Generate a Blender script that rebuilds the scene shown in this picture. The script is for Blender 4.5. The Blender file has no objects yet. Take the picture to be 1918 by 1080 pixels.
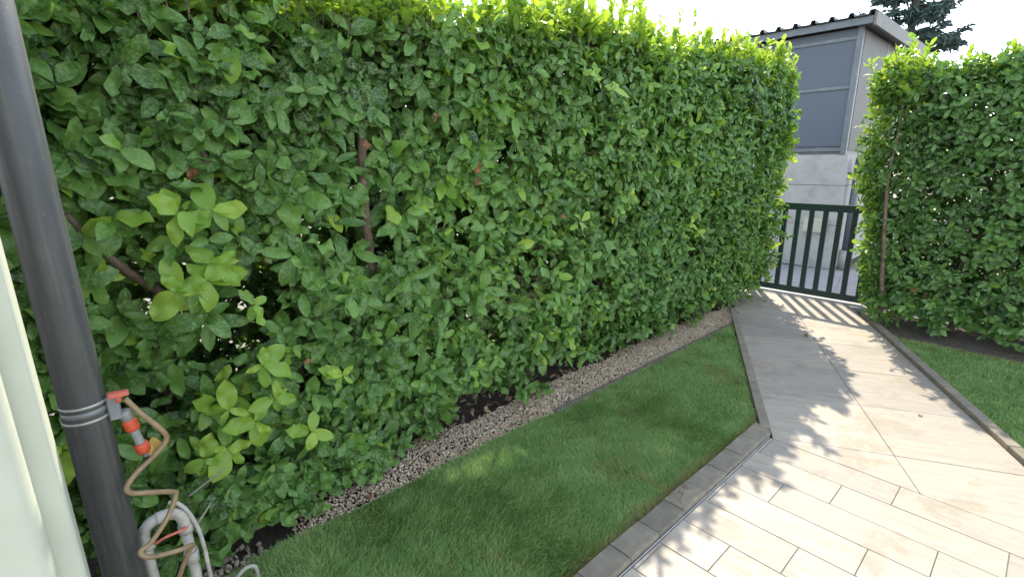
import bpy, bmesh, math, random
import numpy as np
from mathutils import Vector, Matrix

random.seed(7)
rng = np.random.default_rng(11)
scene = bpy.context.scene
COL = scene.collection

# ------------------------------------------------------------------ camera, sky, sun, exposure
# world X runs along the main hedge, Y goes across the lawn into the hedge
H = 1.5
TH, YAW, ROLL, FPX = math.radians(14.4), math.radians(47.7), math.radians(-0.52), 926.0
hd = np.array([math.cos(YAW), math.sin(YAW), 0.0]); rt = np.array([math.sin(YAW), -math.cos(YAW), 0.0]); up = np.array([0, 0, 1.0])
FW = hd * math.cos(TH) - up * math.sin(TH); CU = hd * math.sin(TH) + up * math.cos(TH)
RV = rt * math.cos(ROLL) + CU * math.sin(ROLL); UV = CU * math.cos(ROLL) - rt * math.sin(ROLL)
CAMP = np.array([0, 0, H])
cam_data = bpy.data.cameras.new("camera")
cam = bpy.data.objects.new("camera", cam_data); COL.objects.link(cam)
cam_data.sensor_width = 36.0; cam_data.lens = 36.0 * FPX / 1918.0
cam_data.clip_start = 0.02; cam_data.clip_end = 3000
cam.matrix_world = Matrix(((RV[0], UV[0], -FW[0], 0), (RV[1], UV[1], -FW[1], 0), (RV[2], UV[2], -FW[2], H), (0, 0, 0, 1)))
scene.camera = cam

SUN = np.array([0.82, 0.545, 1.0]); SUN /= np.linalg.norm(SUN)
world = bpy.data.worlds.new("World"); scene.world = world; world.use_nodes = True
wn = world.node_tree.nodes; wl = world.node_tree.links
for n in list(wn): wn.remove(n)
sky = wn.new("ShaderNodeTexSky"); sky.sky_type = 'NISHITA'; sky.sun_disc = False
sky.sun_elevation = math.asin(SUN[2]); sky.sun_rotation = math.atan2(SUN[0], SUN[1])
sky.air_density = 1.0; sky.dust_density = 0.15; sky.ozone_density = 1.3
bg = wn.new("ShaderNodeBackground"); bg.inputs[1].default_value = 0.15
wo = wn.new("ShaderNodeOutputWorld")
hs = wn.new("ShaderNodeHueSaturation"); hs.inputs['Saturation'].default_value = 0.52
wl.new(sky.outputs[0], hs.inputs['Color']); wl.new(hs.outputs[0], bg.inputs[0]); wl.new(bg.outputs[0], wo.inputs[0])
sl = bpy.data.lights.new("sun", 'SUN'); sl.energy = 2.0; sl.angle = math.radians(0.55); sl.color = (1.0, 0.90, 0.73)
so = bpy.data.objects.new("sun", sl); COL.objects.link(so)
so.rotation_euler = Vector(SUN).to_track_quat('Z', 'Y').to_euler(); so.location = (8, 6, 10)

vs = scene.view_settings
vs.view_transform = 'Standard'; vs.look = 'None'; vs.gamma = 1.0; vs.use_curve_mapping = False
vs.exposure = 2.0
scene.render.engine = 'CYCLES'
scene.cycles.max_bounces = 8; scene.cycles.diffuse_bounces = 4; scene.cycles.transmission_bounces = 6
scene.cycles.use_denoising = True

# ------------------------------------------------------------------ helpers: objects
def link(o):
    COL.objects.link(o); return o

def tag(o, label=None, cat=None, group=None, kind=None):
    if label: o["label"] = label
    if cat: o["category"] = cat
    if group: o["group"] = group
    if kind: o["kind"] = kind
    return o

def empty(name, loc, label, cat, group=None):
    o = bpy.data.objects.new(name, None); o.empty_display_size = 0.1
    link(o); o.location = loc
    return tag(o, label, cat, group)

def mesh_np(name, V, F, mats, smooth=True, attrs=None, midx=None):
    """V (n,3); F (m,k) all same k"""
    V = np.asarray(V, np.float32); F = np.asarray(F, np.int32)
    m = bpy.data.meshes.new(name); k = F.shape[1]
    m.vertices.add(len(V)); m.vertices.foreach_set("co", V.ravel())
    m.loops.add(F.size); m.loops.foreach_set("vertex_index", F.ravel())
    m.polygons.add(len(F))
    m.polygons.foreach_set("loop_start", np.arange(0, F.size, k, dtype=np.int32))
    m.polygons.foreach_set("loop_total", np.full(len(F), k, np.int32))
    m.polygons.foreach_set("use_smooth", np.full(len(F), smooth, bool))
    if midx is not None: m.polygons.foreach_set("material_index", np.asarray(midx, np.int32))
    for mm in (mats if isinstance(mats, (list, tuple)) else [mats]): m.materials.append(mm)
    for an, av in (attrs or {}).items():
        a = m.attributes.new(an, 'FLOAT', 'POINT'); a.data.foreach_set("value", np.asarray(av, np.float32))
    m.update(calc_edges=True); m.validate()
    return m

def place(name, mesh, parent=None, world_off=(0, 0, 0)):
    o = bpy.data.objects.new(name, mesh); link(o)
    o.location = world_off
    if parent is not None:
        o.parent = parent
        o.location = Vector(world_off) - total_loc(parent)
    return o

def total_loc(o):
    v = Vector(o.location)
    while o.parent is not None:
        o = o.parent; v += Vector(o.location)
    return v

class MB:
    """collects shapes given in world coordinates and links them as ONE mesh object"""
    def __init__(s): s.bm = bmesh.new()
    def prism(s, poly, z0, z1, bevel=0.0, segs=1):
        bm = s.bm
        n = len(poly)
        b = [bm.verts.new((p[0], p[1], z0)) for p in poly]; t = [bm.verts.new((p[0], p[1], z1)) for p in poly]
        top = bm.faces.new(t); fs = [top, bm.faces.new(b[::-1])]
        for i in range(n): fs.append(bm.faces.new((b[i], b[(i + 1) % n], t[(i + 1) % n], t[i])))
        bmesh.ops.recalc_face_normals(bm, faces=fs)
        if bevel > 0:
            es = [e for e in top.edges] + [e for e in bm.edges if e.verts[0] in b + t and e.verts[1] in b + t and abs(e.verts[0].co.z - e.verts[1].co.z) > 1e-6]
            bmesh.ops.bevel(bm, geom=list(set(es)), offset=bevel, segments=segs, affect='EDGES', profile=0.5)
        return s
    def box(s, x0, x1, y0, y1, z0, z1, bevel=0.0, segs=1):
        return s.prism([(x0, y0), (x1, y0), (x1, y1), (x0, y1)], z0, z1, bevel, segs)
    def bar(s, a, b, w, h, upv=(0, 0, 1)):
        a = Vector(a); b = Vector(b); d = (b - a).normalized(); u = Vector(upv)
        if abs(d.dot(u)) > 0.98: u = Vector((1, 0, 0))
        sx = d.cross(u).normalized(); sz = sx.cross(d).normalized()
        vs_ = []
        for p in (a, b):
            for (i, j) in ((-1, -1), (1, -1), (1, 1), (-1, 1)): vs_.append(s.bm.verts.new(p + sx * (i * w / 2) + sz * (j * h / 2)))
        fs = [s.bm.faces.new([vs_[q] for q in f]) for f in ((3, 2, 1, 0), (4, 5, 6, 7), (0, 1, 5, 4), (1, 2, 6, 5), (2, 3, 7, 6), (3, 0, 4, 7))]
        bmesh.ops.recalc_face_normals(s.bm, faces=fs)
        return s
    def tube(s, pts, rad, n=10, caps=True):
        V, F = tube_np(pts, rad, n)
        vs_ = [s.bm.verts.new(v) for v in V]
        for f in F: s.bm.faces.new([vs_[i] for i in f]).smooth = True
        if caps:
            s.bm.faces.new(vs_[:n][::-1]); s.bm.faces.new(vs_[-n:])
        return s
    def build(s, name, mat, parent=None, origin=None, smooth=None):
        me = bpy.data.meshes.new(name)
        if smooth is not None:
            for f in s.bm.faces: f.smooth = smooth
        vv = [v.co.copy() for v in s.bm.verts]
        if origin is None:
            lo = Vector([min(v[i] for v in vv) for i in range(3)]); hi = Vector([max(v[i] for v in vv) for i in range(3)])
            origin = ((lo.x + hi.x) / 2, (lo.y + hi.y) / 2, lo.z)
        bmesh.ops.translate(s.bm, verts=s.bm.verts, vec=-Vector(origin))
        s.bm.to_mesh(me); s.bm.free()
        for mm in (mat if isinstance(mat, (list, tuple)) else [mat]): me.materials.append(mm)
        return place(name, me, parent, origin)

def spline(pts, n=6):
    P = [np.array(p, float) for p in pts]
    P = [2 * P[0] - P[1]] + P + [2 * P[-1] - P[-2]]
    out = []
    for i in range(1, len(P) - 2):
        p0, p1, p2, p3 = P[i - 1], P[i], P[i + 1], P[i + 2]
        for k in range(n):
            t = k / n
            out.append(0.5 * ((2 * p1) + (-p0 + p2) * t + (2 * p0 - 5 * p1 + 4 * p2 - p3) * t * t + (-p0 + 3 * p1 - 3 * p2 + p3) * t ** 3))
    out.append(P[-2]); return np.array(out)

def tube_np(pts, rad, n=8):
    P = np.array(pts, float); m = len(P)
    R = np.full(m, rad) if np.isscalar(rad) else np.interp(np.linspace(0, 1, m), np.linspace(0, 1, len(rad)), rad)
    T = np.gradient(P, axis=0); T /= np.linalg.norm(T, axis=1)[:, None] + 1e-12
    u = np.array([0, 0, 1.0]) if abs(T[0][2]) < 0.9 else np.array([1.0, 0, 0])
    V = []
    for i in range(m):
        u = u - T[i] * (u @ T[i]); u /= np.linalg.norm(u) + 1e-12
        w = np.cross(T[i], u)
        for k in range(n):
            a = 2 * math.pi * k / n
            V.append(P[i] + R[i] * (math.cos(a) * u + math.sin(a) * w))
    F = [(i * n + k, i * n + (k + 1) % n, (i + 1) * n + (k + 1) % n, (i + 1) * n + k) for i in range(m - 1) for k in range(n)]
    return np.array(V), F

# ------------------------------------------------------------------ helpers: materials
def mat_new(name):
    m = bpy.data.materials.new(name); m.use_nodes = True
    nt = m.node_tree
    for n in list(nt.nodes): nt.nodes.remove(n)
    out = nt.nodes.new("ShaderNodeOutputMaterial"); b = nt.nodes.new("ShaderNodeBsdfPrincipled")
    nt.links.new(b.outputs[0], out.inputs[0])
    return m, nt, b, out

def N(nt, t, **kw):
    n = nt.nodes.new(t)
    for k, v in kw.items():
        if k == "inp":
            for kk, vv in v.items():
                if isinstance(vv, bpy.types.NodeSocket): nt.links.new(vv, n.inputs[kk])
                else: n.inputs[kk].default_value = vv
        else: setattr(n, k, v)
    return n

def noise(nt, vec, scale, detail=4, rough=0.6):
    n = N(nt, "ShaderNodeTexNoise", inp={"Scale": scale, "Detail": detail, "Roughness": rough})
    if vec is not None: nt.links.new(vec, n.inputs["Vector"])
    return n.outputs["Fac"]

def ramp(nt, fac, stops):
    r = nt.nodes.new("ShaderNodeValToRGB"); nt.links.new(fac, r.inputs[0])
    el = r.color_ramp.elements
    while len(el) > 1: el.remove(el[-1])
    el[0].position = stops[0][0]; el[0].color = (*stops[0][1], 1)
    for p, c in stops[1:]:
        e = el.new(p); e.color = (*c, 1)
    return r.outputs[0]

def mixc(nt, fac, a, b, bt='MIX'):
    m = nt.nodes.new("ShaderNodeMix"); m.data_type = 'RGBA'; m.blend_type = bt
    for idx, v in ((0, fac), (6, a), (7, b)):
        if isinstance(v, bpy.types.NodeSocket): nt.links.new(v, m.inputs[idx])
        else: m.inputs[idx].default_value = v if idx == 0 else (*v, 1)
    return m.outputs[2]

def math_(nt, op, a, b=0.0, clamp=False):
    m = nt.nodes.new("ShaderNodeMath"); m.operation = op; m.use_clamp = clamp
    for i, v in enumerate((a, b)):
        if isinstance(v, bpy.types.NodeSocket): nt.links.new(v, m.inputs[i])
        else: m.inputs[i].default_value = v
    return m.outputs[0]

def bump(nt, b, h, strength=0.3, dist=0.01):
    n = N(nt, "ShaderNodeBump", inp={"Strength": strength, "Distance": dist, "Height": h})
    nt.links.new(n.outputs[0], b.inputs["Normal"])

def texco(nt, which="Object"):
    return nt.nodes.new("ShaderNodeTexCoord").outputs[which]

def mapping(nt, vec, scale=(1, 1, 1), loc=None):
    m = nt.nodes.new("ShaderNodeMapping"); nt.links.new(vec, m.inputs[0]); m.inputs["Scale"].default_value = scale
    if loc is not None: nt.links.new(loc, m.inputs["Location"])
    return m.outputs[0]

def objrand(nt): return nt.nodes.new("ShaderNodeObjectInfo").outputs["Random"]

def simple(name, stops, scale=20, rough=0.6, metal=0.0, bstr=0.15, bscale=120, spec=0.5, bdist=0.002, perobj=0.0):
    m, nt, b, out = mat_new(name)
    co = texco(nt)
    c = ramp(nt, noise(nt, co, scale), stops)
    if perobj:
        r = objrand(nt)
        c = mixc(nt, 1.0, c, ramp(nt, r, [(0, (1 - perobj,) * 3), (1, (1 + perobj * 0.4,) * 3)]), 'MULTIPLY')
    nt.links.new(c, b.inputs["Base Color"])
    b.inputs["Roughness"].default_value = rough; b.inputs["Metallic"].default_value = metal
    b.inputs["Specular IOR Level"].default_value = spec
    if bstr: bump(nt, b, noise(nt, co, bscale, 3), bstr, bdist)
    return m

def leaf_material(name, single):
    m, nt, b, out = mat_new(name)
    if single: tone = N(nt, "ShaderNodeSeparateColor", inp={0: nt.nodes.new("ShaderNodeObjectInfo").outputs["Color"]}).outputs[0]
    else: tone = N(nt, "ShaderNodeAttribute", attribute_name="tone").outputs["Fac"]
    across = N(nt, "ShaderNodeAttribute", attribute_name="across").outputs["Fac"]
    along = N(nt, "ShaderNodeAttribute", attribute_name="along").outputs["Fac"]
    geo = nt.nodes.new("ShaderNodeNewGeometry")
    pos = geo.outputs["Position"]
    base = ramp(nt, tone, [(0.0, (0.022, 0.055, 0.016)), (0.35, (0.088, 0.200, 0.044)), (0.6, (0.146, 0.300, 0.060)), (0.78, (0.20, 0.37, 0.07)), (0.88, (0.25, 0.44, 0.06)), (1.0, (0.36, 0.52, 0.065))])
    # mottled pale blotches of the blistered mature leaves
    mot = ramp(nt, noise(nt, pos, 95, 3, 0.65), [(0.47, (0, 0, 0)), (0.58, (1, 1, 1))])
    young = math_(nt, 'MULTIPLY', math_(nt, 'SUBTRACT', tone, 0.80), 12.0, True)
    motf = math_(nt, 'MULTIPLY', math_(nt, 'MULTIPLY', mot, math_(nt, 'SUBTRACT', 1.0, young)), 0.7)
    c = mixc(nt, motf, base, (0.25, 0.44, 0.115))
    # midrib and side veins
    aa = math_(nt, 'ABSOLUTE', across)
    mid = math_(nt, 'SUBTRACT', 1.0, math_(nt, 'MULTIPLY', aa, 11.0), True)
    wv = math_(nt, 'SINE', math_(nt, 'MULTIPLY', math_(nt, 'SUBTRACT', along, math_(nt, 'MULTIPLY', aa, 0.22)), 62.0))
    vein = math_(nt, 'MULTIPLY', math_(nt, 'SUBTRACT', wv, 0.72, True), 1.6)
    c = mixc(nt, math_(nt, 'MULTIPLY', math_(nt, 'MAXIMUM', mid, vein), 0.45, True), c, (0.20, 0.33, 0.09))
    # under side paler and matt
    c = mixc(nt, math_(nt, 'MULTIPLY', geo.outputs["Backfacing"], 0.5), c, (0.13, 0.21, 0.07))
    nt.links.new(c, b.inputs["Base Color"])
    b.inputs["Roughness"].default_value = 0.36; b.inputs["Specular IOR Level"].default_value = 0.5
    hgt = math_(nt, 'ADD', math_(nt, 'MULTIPLY', mot, 0.35), math_(nt, 'SUBTRACT', 1.0, math_(nt, 'MAXIMUM', mid, vein)))
    bump(nt, b, hgt, 0.30, 0.0015)
    tr = nt.nodes.new("ShaderNodeBsdfTranslucent")
    tc = ramp(nt, tone, [(0.0, (0.015, 0.045, 0.006)), (0.3, (0.05, 0.13, 0.012)), (0.6, (0.15, 0.30, 0.02)), (0.85, (0.36, 0.56, 0.03)), (1.0, (0.55, 0.70, 0.05))])  # lowest tones darkened for the painted shade inside the hedge
    nt.links.new(tc, tr.inputs[0])
    ad = nt.nodes.new("ShaderNodeMixShader")
    ad.inputs[0].default_value = 0.42
    nt.links.new(b.outputs[0], ad.inputs[1]); nt.links.new(tr.outputs[0], ad.inputs[2])
    nt.links.new(ad.outputs[0], out.inputs[0])
    return m

def tile_material(name, sc, warm):
    """pale porcelain with drifting grey and beige streaks along local Y"""
    m, nt, b, out = mat_new(name)
    co = texco(nt); r = objrand(nt)
    off = N(nt, "ShaderNodeCombineXYZ", inp={0: math_(nt, 'MULTIPLY', r, 37.0), 1: math_(nt, 'MULTIPLY', r, 91.0), 2: math_(nt, 'MULTIPLY', r, 13.0)}).outputs[0]
    st = noise(nt, mapping(nt, co, (sc * 26, sc * 3.2, 4), off), 1.0, 7, 0.68)
    cl = noise(nt, mapping(nt, co, (sc * 7, sc * 2.4, 4), off), 1.0, 5, 0.62)
    fine = noise(nt, mapping(nt, co, (sc * 120, sc * 16, 4), off), 1.0, 3, 0.6)
    c = ramp(nt, st, [(0.28, (0.235, 0.225, 0.215)), (0.42, (0.34, 0.325, 0.305)), (0.55, (0.415, 0.395, 0.36)), (0.72, (0.38, 0.325, 0.265))])
    c = mixc(nt, ramp(nt, cl, [(0.42, (0, 0, 0)), (0.66, (0.75,) * 3)]), c, (0.33, 0.325, 0.33))
    c = mixc(nt, ramp(nt, cl, [(0.30, (0.55,) * 3), (0.42, (0, 0, 0))]), c, warm)
    c = mixc(nt, 0.25, c, ramp(nt, fine, [(0.3, (0.27, 0.26, 0.245)), (0.7, (0.50, 0.475, 0.43))]))
    c = mixc(nt, 1.0, c, ramp(nt, r, [(0, (0.86, 0.80, 0.72)), (0.5, (0.96, 0.885, 0.78)), (1, (1.03, 0.945, 0.82))]), 'MULTIPLY')
    # old water marks and dust drifting over several tiles
    wp = nt.nodes.new("ShaderNodeNewGeometry").outputs["Position"]
    ds = noise(nt, wp, 3.1, 6, 0.7)
    c = mixc(nt, ramp(nt, ds, [(0.53, (0, 0, 0)), (0.60, (0.55,) * 3), (0.80, (0.35,) * 3)]), c, (0.265, 0.22, 0.16))
    sp = noise(nt, wp, 60, 2, 0.5)
    c = mixc(nt, ramp(nt, sp, [(0.70, (0, 0, 0)), (0.78, (0.35,) * 3)]), c, (0.22, 0.19, 0.15))
    nt.links.new(c, b.inputs["Base Color"])
    nt.links.new(ramp(nt, st, [(0.3, (0.62,) * 3), (0.7, (0.48,) * 3)]), b.inputs["Roughness"])
    b.inputs["Specular IOR Level"].default_value = 0.35
    bump(nt, b, math_(nt, 'ADD', st, math_(nt, 'MULTIPLY', fine, 0.6)), 0.18, 0.003)
    return m

M = {}
M['leaf'] = leaf_material('laurel_leaf', False)
M['leaf1'] = leaf_material('laurel_leaf_single', True)
M['dead'] = simple('withered_leaf', [(0.3, (0.11, 0.045, 0.02)), (0.6, (0.25, 0.12, 0.05)), (0.8, (0.36, 0.2, 0.09))], 40, 0.7, bstr=0.4, perobj=0.3)
M['yellow'] = simple('yellow_leaf', [(0.3, (0.42, 0.25, 0.05)), (0.7, (0.55, 0.36, 0.08))], 40, 0.55)
M['bark'] = simple('laurel_bark', [(0.3, (0.07, 0.048, 0.034)), (0.55, (0.15, 0.105, 0.075)), (0.75, (0.25, 0.19, 0.14))], 26, 0.85, bstr=0.9, bscale=60, bdist=0.006)
M['tile'] = tile_material('terrace_tile', 1.0, (0.42, 0.355, 0.265))
M['slab'] = tile_material('path_slab', 0.8, (0.43, 0.36, 0.265))
M['grout'] = simple('grey_grout', [(0.3, (0.14, 0.13, 0.115)), (0.7, (0.24, 0.225, 0.20))], 60, 0.95)
M['kerb'] = simple('grey_kerb_concrete', [(0.3, (0.18, 0.158, 0.12)), (0.55, (0.245, 0.215, 0.16)), (0.75, (0.32, 0.275, 0.20))], 14, 0.9, bstr=0.5, bscale=260, perobj=0.22)
M['trim'] = simple('aluminium_trim', [(0.3, (0.45, 0.45, 0.44)), (0.7, (0.6, 0.6, 0.58))], 30, 0.4, metal=0.7, bstr=0)
M['soil'] = simple('dark_soil', [(0.3, (0.022, 0.016, 0.011)), (0.6, (0.05, 0.036, 0.025)), (0.8, (0.09, 0.07, 0.05))], 35, 0.98, bstr=1.0, bscale=90, bdist=0.02)
M['thatch'] = simple('lawn_thatch', [(0.3, (0.14, 0.19, 0.07)), (0.6, (0.20, 0.25, 0.10)), (0.8, (0.26, 0.25, 0.12))], 45, 0.98, bstr=0.6)
M['sidesoil'] = simple('side_soil', [(0.3, (0.06, 0.048, 0.034)), (0.6, (0.11, 0.09, 0.062)), (0.8, (0.17, 0.145, 0.10))], 25, 0.98, bstr=0.8, bscale=90, bdist=0.02)
M['edging'] = simple('brown_edging', [(0.3, (0.10, 0.08, 0.06)), (0.7, (0.19, 0.155, 0.12))], 25, 0.95, bstr=0.5)
M['wall'] = simple('white_render', [(0.3, (0.42, 0.44, 0.345)), (0.7, (0.48, 0.50, 0.40))], 6, 0.55, bstr=0.12, bscale=180)
M['pipe'] = simple('anthracite_downpipe', [(0.25, (0.056, 0.061, 0.064)), (0.6, (0.066, 0.071, 0.074)), (0.78, (0.085, 0.09, 0.09))], 9, 0.40, bstr=0.1, bscale=240, spec=0.4)
def weather(m):
    nt = m.node_tree; b = next(n for n in nt.nodes if n.type == 'BSDF_PRINCIPLED')
    old = b.inputs["Base Color"].links[0].from_socket
    co = texco(nt)
    run = noise(nt, mapping(nt, co, (60, 60, 2.2)), 1.0, 5, 0.7); sp = noise(nt, co, 190, 2, 0.5)
    c = mixc(nt, ramp(nt, run, [(0.5, (0, 0, 0)), (0.72, (0.5,) * 3)]), old, (0.15, 0.14, 0.115))
    c = mixc(nt, ramp(nt, sp, [(0.70, (0, 0, 0)), (0.76, (0.7,) * 3)]), c, (0.24, 0.22, 0.18))
    nt.links.new(c, b.inputs["Base Color"])
    nt.links.new(ramp(nt, run, [(0.35, (0.36,) * 3), (0.7, (0.62,) * 3)]), b.inputs["Roughness"])
weather(M['pipe'])
M['band'] = simple('galvanised_band', [(0.3, (0.30, 0.30, 0.26)), (0.7, (0.42, 0.42, 0.38))], 60, 0.5, metal=0.25, bstr=0.1)
M['darkplastic'] = simple('grey_plastic', [(0.3, (0.13, 0.14, 0.14)), (0.7, (0.2, 0.21, 0.21))], 30, 0.5)
M['greyplastic'] = simple('light_grey_plastic', [(0.3, (0.20, 0.205, 0.20)), (0.7, (0.28, 0.28, 0.265))], 60, 0.5)
M['orange'] = simple('orange_plastic', [(0.3, (0.46, 0.062, 0.022)), (0.7, (0.56, 0.09, 0.035))], 60, 0.45)
M['redplastic'] = simple('faded_red_plastic', [(0.3, (0.44, 0.09, 0.06)), (0.7, (0.52, 0.13, 0.09))], 60, 0.55)
M['hose'] = simple('aged_beige_hose', [(0.25, (0.12, 0.075, 0.035)), (0.5, (0.215, 0.15, 0.078)), (0.75, (0.28, 0.205, 0.115))], 22, 0.5, bstr=0.15)
M['pvc'] = simple('weathered_white_pvc', [(0.25, (0.20, 0.175, 0.135)), (0.45, (0.33, 0.315, 0.27)), (0.75, (0.42, 0.41, 0.37))], 28, 0.5, bstr=0.15)
M['pebble'] = simple('brown_pebble', [(0.3, (0.14, 0.10, 0.07)), (0.5, (0.24, 0.19, 0.14)), (0.7, (0.42, 0.37, 0.30))], 30, 0.75)
M['gate'] = simple('dark_green_paint', [(0.3, (0.010, 0.030, 0.027)), (0.7, (0.016, 0.042, 0.038))], 14, 0.42, bstr=0.1)
M['concrete'] = simple('pale_concrete', [(0.28, (0.29, 0.285, 0.265)), (0.5, (0.36, 0.355, 0.33)), (0.75, (0.41, 0.40, 0.375))], 5, 0.9, bstr=0.3, bscale=70, bdist=0.004)
M['flag'] = simple('grey_flagstone', [(0.3, (0.22, 0.205, 0.205)), (0.7, (0.31, 0.29, 0.29))], 10, 0.9, bstr=0.25, perobj=0.1)
M['steel'] = simple('grey_steel', [(0.3, (0.10, 0.115, 0.13)), (0.7, (0.15, 0.165, 0.18))], 8, 0.5, metal=0.35, bstr=0.1)
M['roof'] = simple('grey_roof_sheet', [(0.3, (0.09, 0.10, 0.10)), (0.7, (0.13, 0.14, 0.145))], 6, 0.55, metal=0.2, bstr=0.1)
M['meterbox'] = simple('beige_box', [(0.3, (0.42, 0.39, 0.30)), (0.7, (0.5, 0.47, 0.37))], 10, 0.6)
M['twig'] = simple('dry_twig', [(0.3, (0.10, 0.07, 0.045)), (0.7, (0.24, 0.18, 0.12))], 60, 0.9)
M['paletwig'] = simple('pale_twig', [(0.3, (0.16, 0.14, 0.11)), (0.7, (0.27, 0.25, 0.20))], 60, 0.8)
M['flower'] = simple('pink_red_petal', [(0.3, (0.62, 0.03, 0.07)), (0.7, (0.78, 0.08, 0.16))], 60, 0.5)

def mesh_panel_material():
    m, nt, b, out = mat_new('perforated_sheet')
    co = mapping(nt, texco(nt), (38, 38, 38))
    v = N(nt, "ShaderNodeTexVoronoi", inp={"Scale": 1.0, "Randomness": 0.12}); nt.links.new(co, v.inputs["Vector"])
    hole = ramp(nt, v.outputs["Distance"], [(0.30, (0.020, 0.026, 0.034)), (0.42, (0.078, 0.098, 0.128))])
    c = mixc(nt, ramp(nt, noise(nt, texco(nt), 3, 4), [(0.4, (0, 0, 0)), (0.75, (0.3,) * 3)]), hole, (0.10, 0.11, 0.12))
    nt.links.new(c, b.inputs["Base Color"]); b.inputs["Roughness"].default_value = 0.55; b.inputs["Metallic"].default_value = 0.2
    return m
M['perf'] = mesh_panel_material()

def grass_material():
    m, nt, b, out = mat_new('lawn_blade')
    tone = N(nt, "ShaderNodeAttribute", attribute_name="tone").outputs["Fac"]
    dry = N(nt, "ShaderNodeAttribute", attribute_name="dry").outputs["Fac"]
    pos = nt.nodes.new("ShaderNodeNewGeometry").outputs["Position"]
    patch = noise(nt, pos, 5.5, 5, 0.65)
    t2 = math_(nt, 'ADD', math_(nt, 'MULTIPLY', tone, 0.7), math_(nt, 'MULTIPLY', math_(nt, 'SUBTRACT', patch, 0.36), 1.25), True)
    c = ramp(nt, t2, [(0.0, (0.14, 0.26, 0.075)), (0.45, (0.235, 0.39, 0.12)), (0.8, (0.34, 0.49, 0.17)), (1.0, (0.48, 0.55, 0.26))])
    c = mixc(nt, dry, c, (0.36, 0.26, 0.12))
    nt.links.new(c, b.inputs["Base Color"]); b.inputs["Roughness"].default_value = 0.6; b.inputs["Specular IOR Level"].default_value = 0.25
    tr = nt.nodes.new("ShaderNodeBsdfTranslucent"); nt.links.new(mixc(nt, 0.6, c, (0.22, 0.36, 0.04)), tr.inputs[0])
    mx = nt.nodes.new("ShaderNodeMixShader"); mx.inputs[0].default_value = 0.35
    nt.links.new(b.outputs[0], mx.inputs[1]); nt.links.new(tr.outputs[0], mx.inputs[2]); nt.links.new(mx.outputs[0], out.inputs[0])
    return m
M['grass'] = grass_material()

def attr_material(name, stops, rough=0.85):
    m, nt, b, out = mat_new(name)
    tone = N(nt, "ShaderNodeAttribute", attribute_name="tone").outputs["Fac"]
    pos = nt.nodes.new("ShaderNodeNewGeometry").outputs["Position"]
    c = ramp(nt, tone, stops)
    c = mixc(nt, 0.3, c, ramp(nt, noise(nt, pos, 160, 3), [(0.3, (0.26, 0.20, 0.14)), (0.7, (0.66, 0.57, 0.44))]))
    nt.links.new(c, b.inputs["Base Color"]); b.inputs["Roughness"].default_value = rough
    return m
M['gravel'] = attr_material('cream_gravel', [(0.0, (0.15, 0.095, 0.055)), (0.25, (0.40, 0.29, 0.18)), (0.6, (0.58, 0.455, 0.305)), (1.0, (0.72, 0.61, 0.46))])
M['litter'] = attr_material('leaf_litter', [(0.0, (0.05, 0.028, 0.016)), (0.5, (0.16, 0.075, 0.035)), (0.8, (0.26, 0.13, 0.06)), (1.0, (0.38, 0.24, 0.13))])
def needle_material():
    m, nt, b, out = mat_new('spruce_needles')
    tone = N(nt, "ShaderNodeAttribute", attribute_name="tone").outputs["Fac"]
    nt.links.new(ramp(nt, tone, [(0, (0.028, 0.056, 0.050)), (0.6, (0.048, 0.088, 0.076)), (1, (0.08, 0.13, 0.105))]), b.inputs["Base Color"])
    b.inputs["Roughness"].default_value = 0.7
    return m
M['needle'] = needle_material()

# ------------------------------------------------------------------ ground and paving
def rotdir(deg): a = math.radians(deg); return np.array([math.cos(a), math.sin(a)])
PU = rotdir(28.2); PN = np.array([-PU[1], PU[0]])           # along and across the garden path
def P2(u, n): q = PU * u + PN * n; return (q[0], q[1])
def clip_poly(poly, a, b, c):
    """keep a*x+b*y<=c"""
    out = []
    for i in range(len(poly)):
        p, q = poly[i], poly[(i + 1) % len(poly)]
        dp, dq = a * p[0] + b * p[1] - c, a * q[0] + b * q[1] - c
        if dp <= 0: out.append(p)
        if (dp < 0 < dq) or (dq < 0 < dp):
            t = dp / (dp - dq); out.append((p[0] + (q[0] - p[0]) * t, p[1] + (q[1] - p[1]) * t))
    return out
def poly_area(p): return 0.5 * abs(sum(p[i][0] * p[(i + 1) % len(p)][1] - p[(i + 1) % len(p)][0] * p[i][1] for i in range(len(p))))

XE = 2.712          # where the terrace tiles meet the path slabs
NL, NR = -0.541, -1.684
GX = 5.93           # start of the gate threshold
gxs = [-400, 6.2, 10.2, 600]; gzs = [-.05, -.06, -.47, -.47]
g = MB()
for i in range(3): g.bm.faces.new([g.bm.verts.new(v) for v in ((gxs[i], -400, gzs[i]), (gxs[i + 1], -400, gzs[i + 1]), (gxs[i + 1], 600, gzs[i + 1]), (gxs[i], 600, gzs[i]))])
ground_m = simple('dry_ground', [(0.3, (0.16, 0.14, 0.11)), (0.5, (0.24, 0.21, 0.17)), (0.7, (0.14, 0.18, 0.08))], 1.3, 0.95)
tag(g.build('ground', ground_m, origin=(0, 0, -0.05)), kind='structure')
for nm, pts in (('planting_soil', [(-0.7, 1.9), (4.62, 1.9), (5.9, 2.45), (6.0, 3.1), (-0.7, 3.1)]), ('lawn_soil', [(-0.05, 0.97), (2.82, 0.97), (4.62, 1.9), (-0.05, 1.9)])):
    s = MB(); s.bm.faces.new([s.bm.verts.new((p[0], p[1], -0.012)) for p in pts])
    tag(s.build(nm, M['thatch' if nm == 'lawn_soil' else 'soil']), kind='structure')
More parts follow.
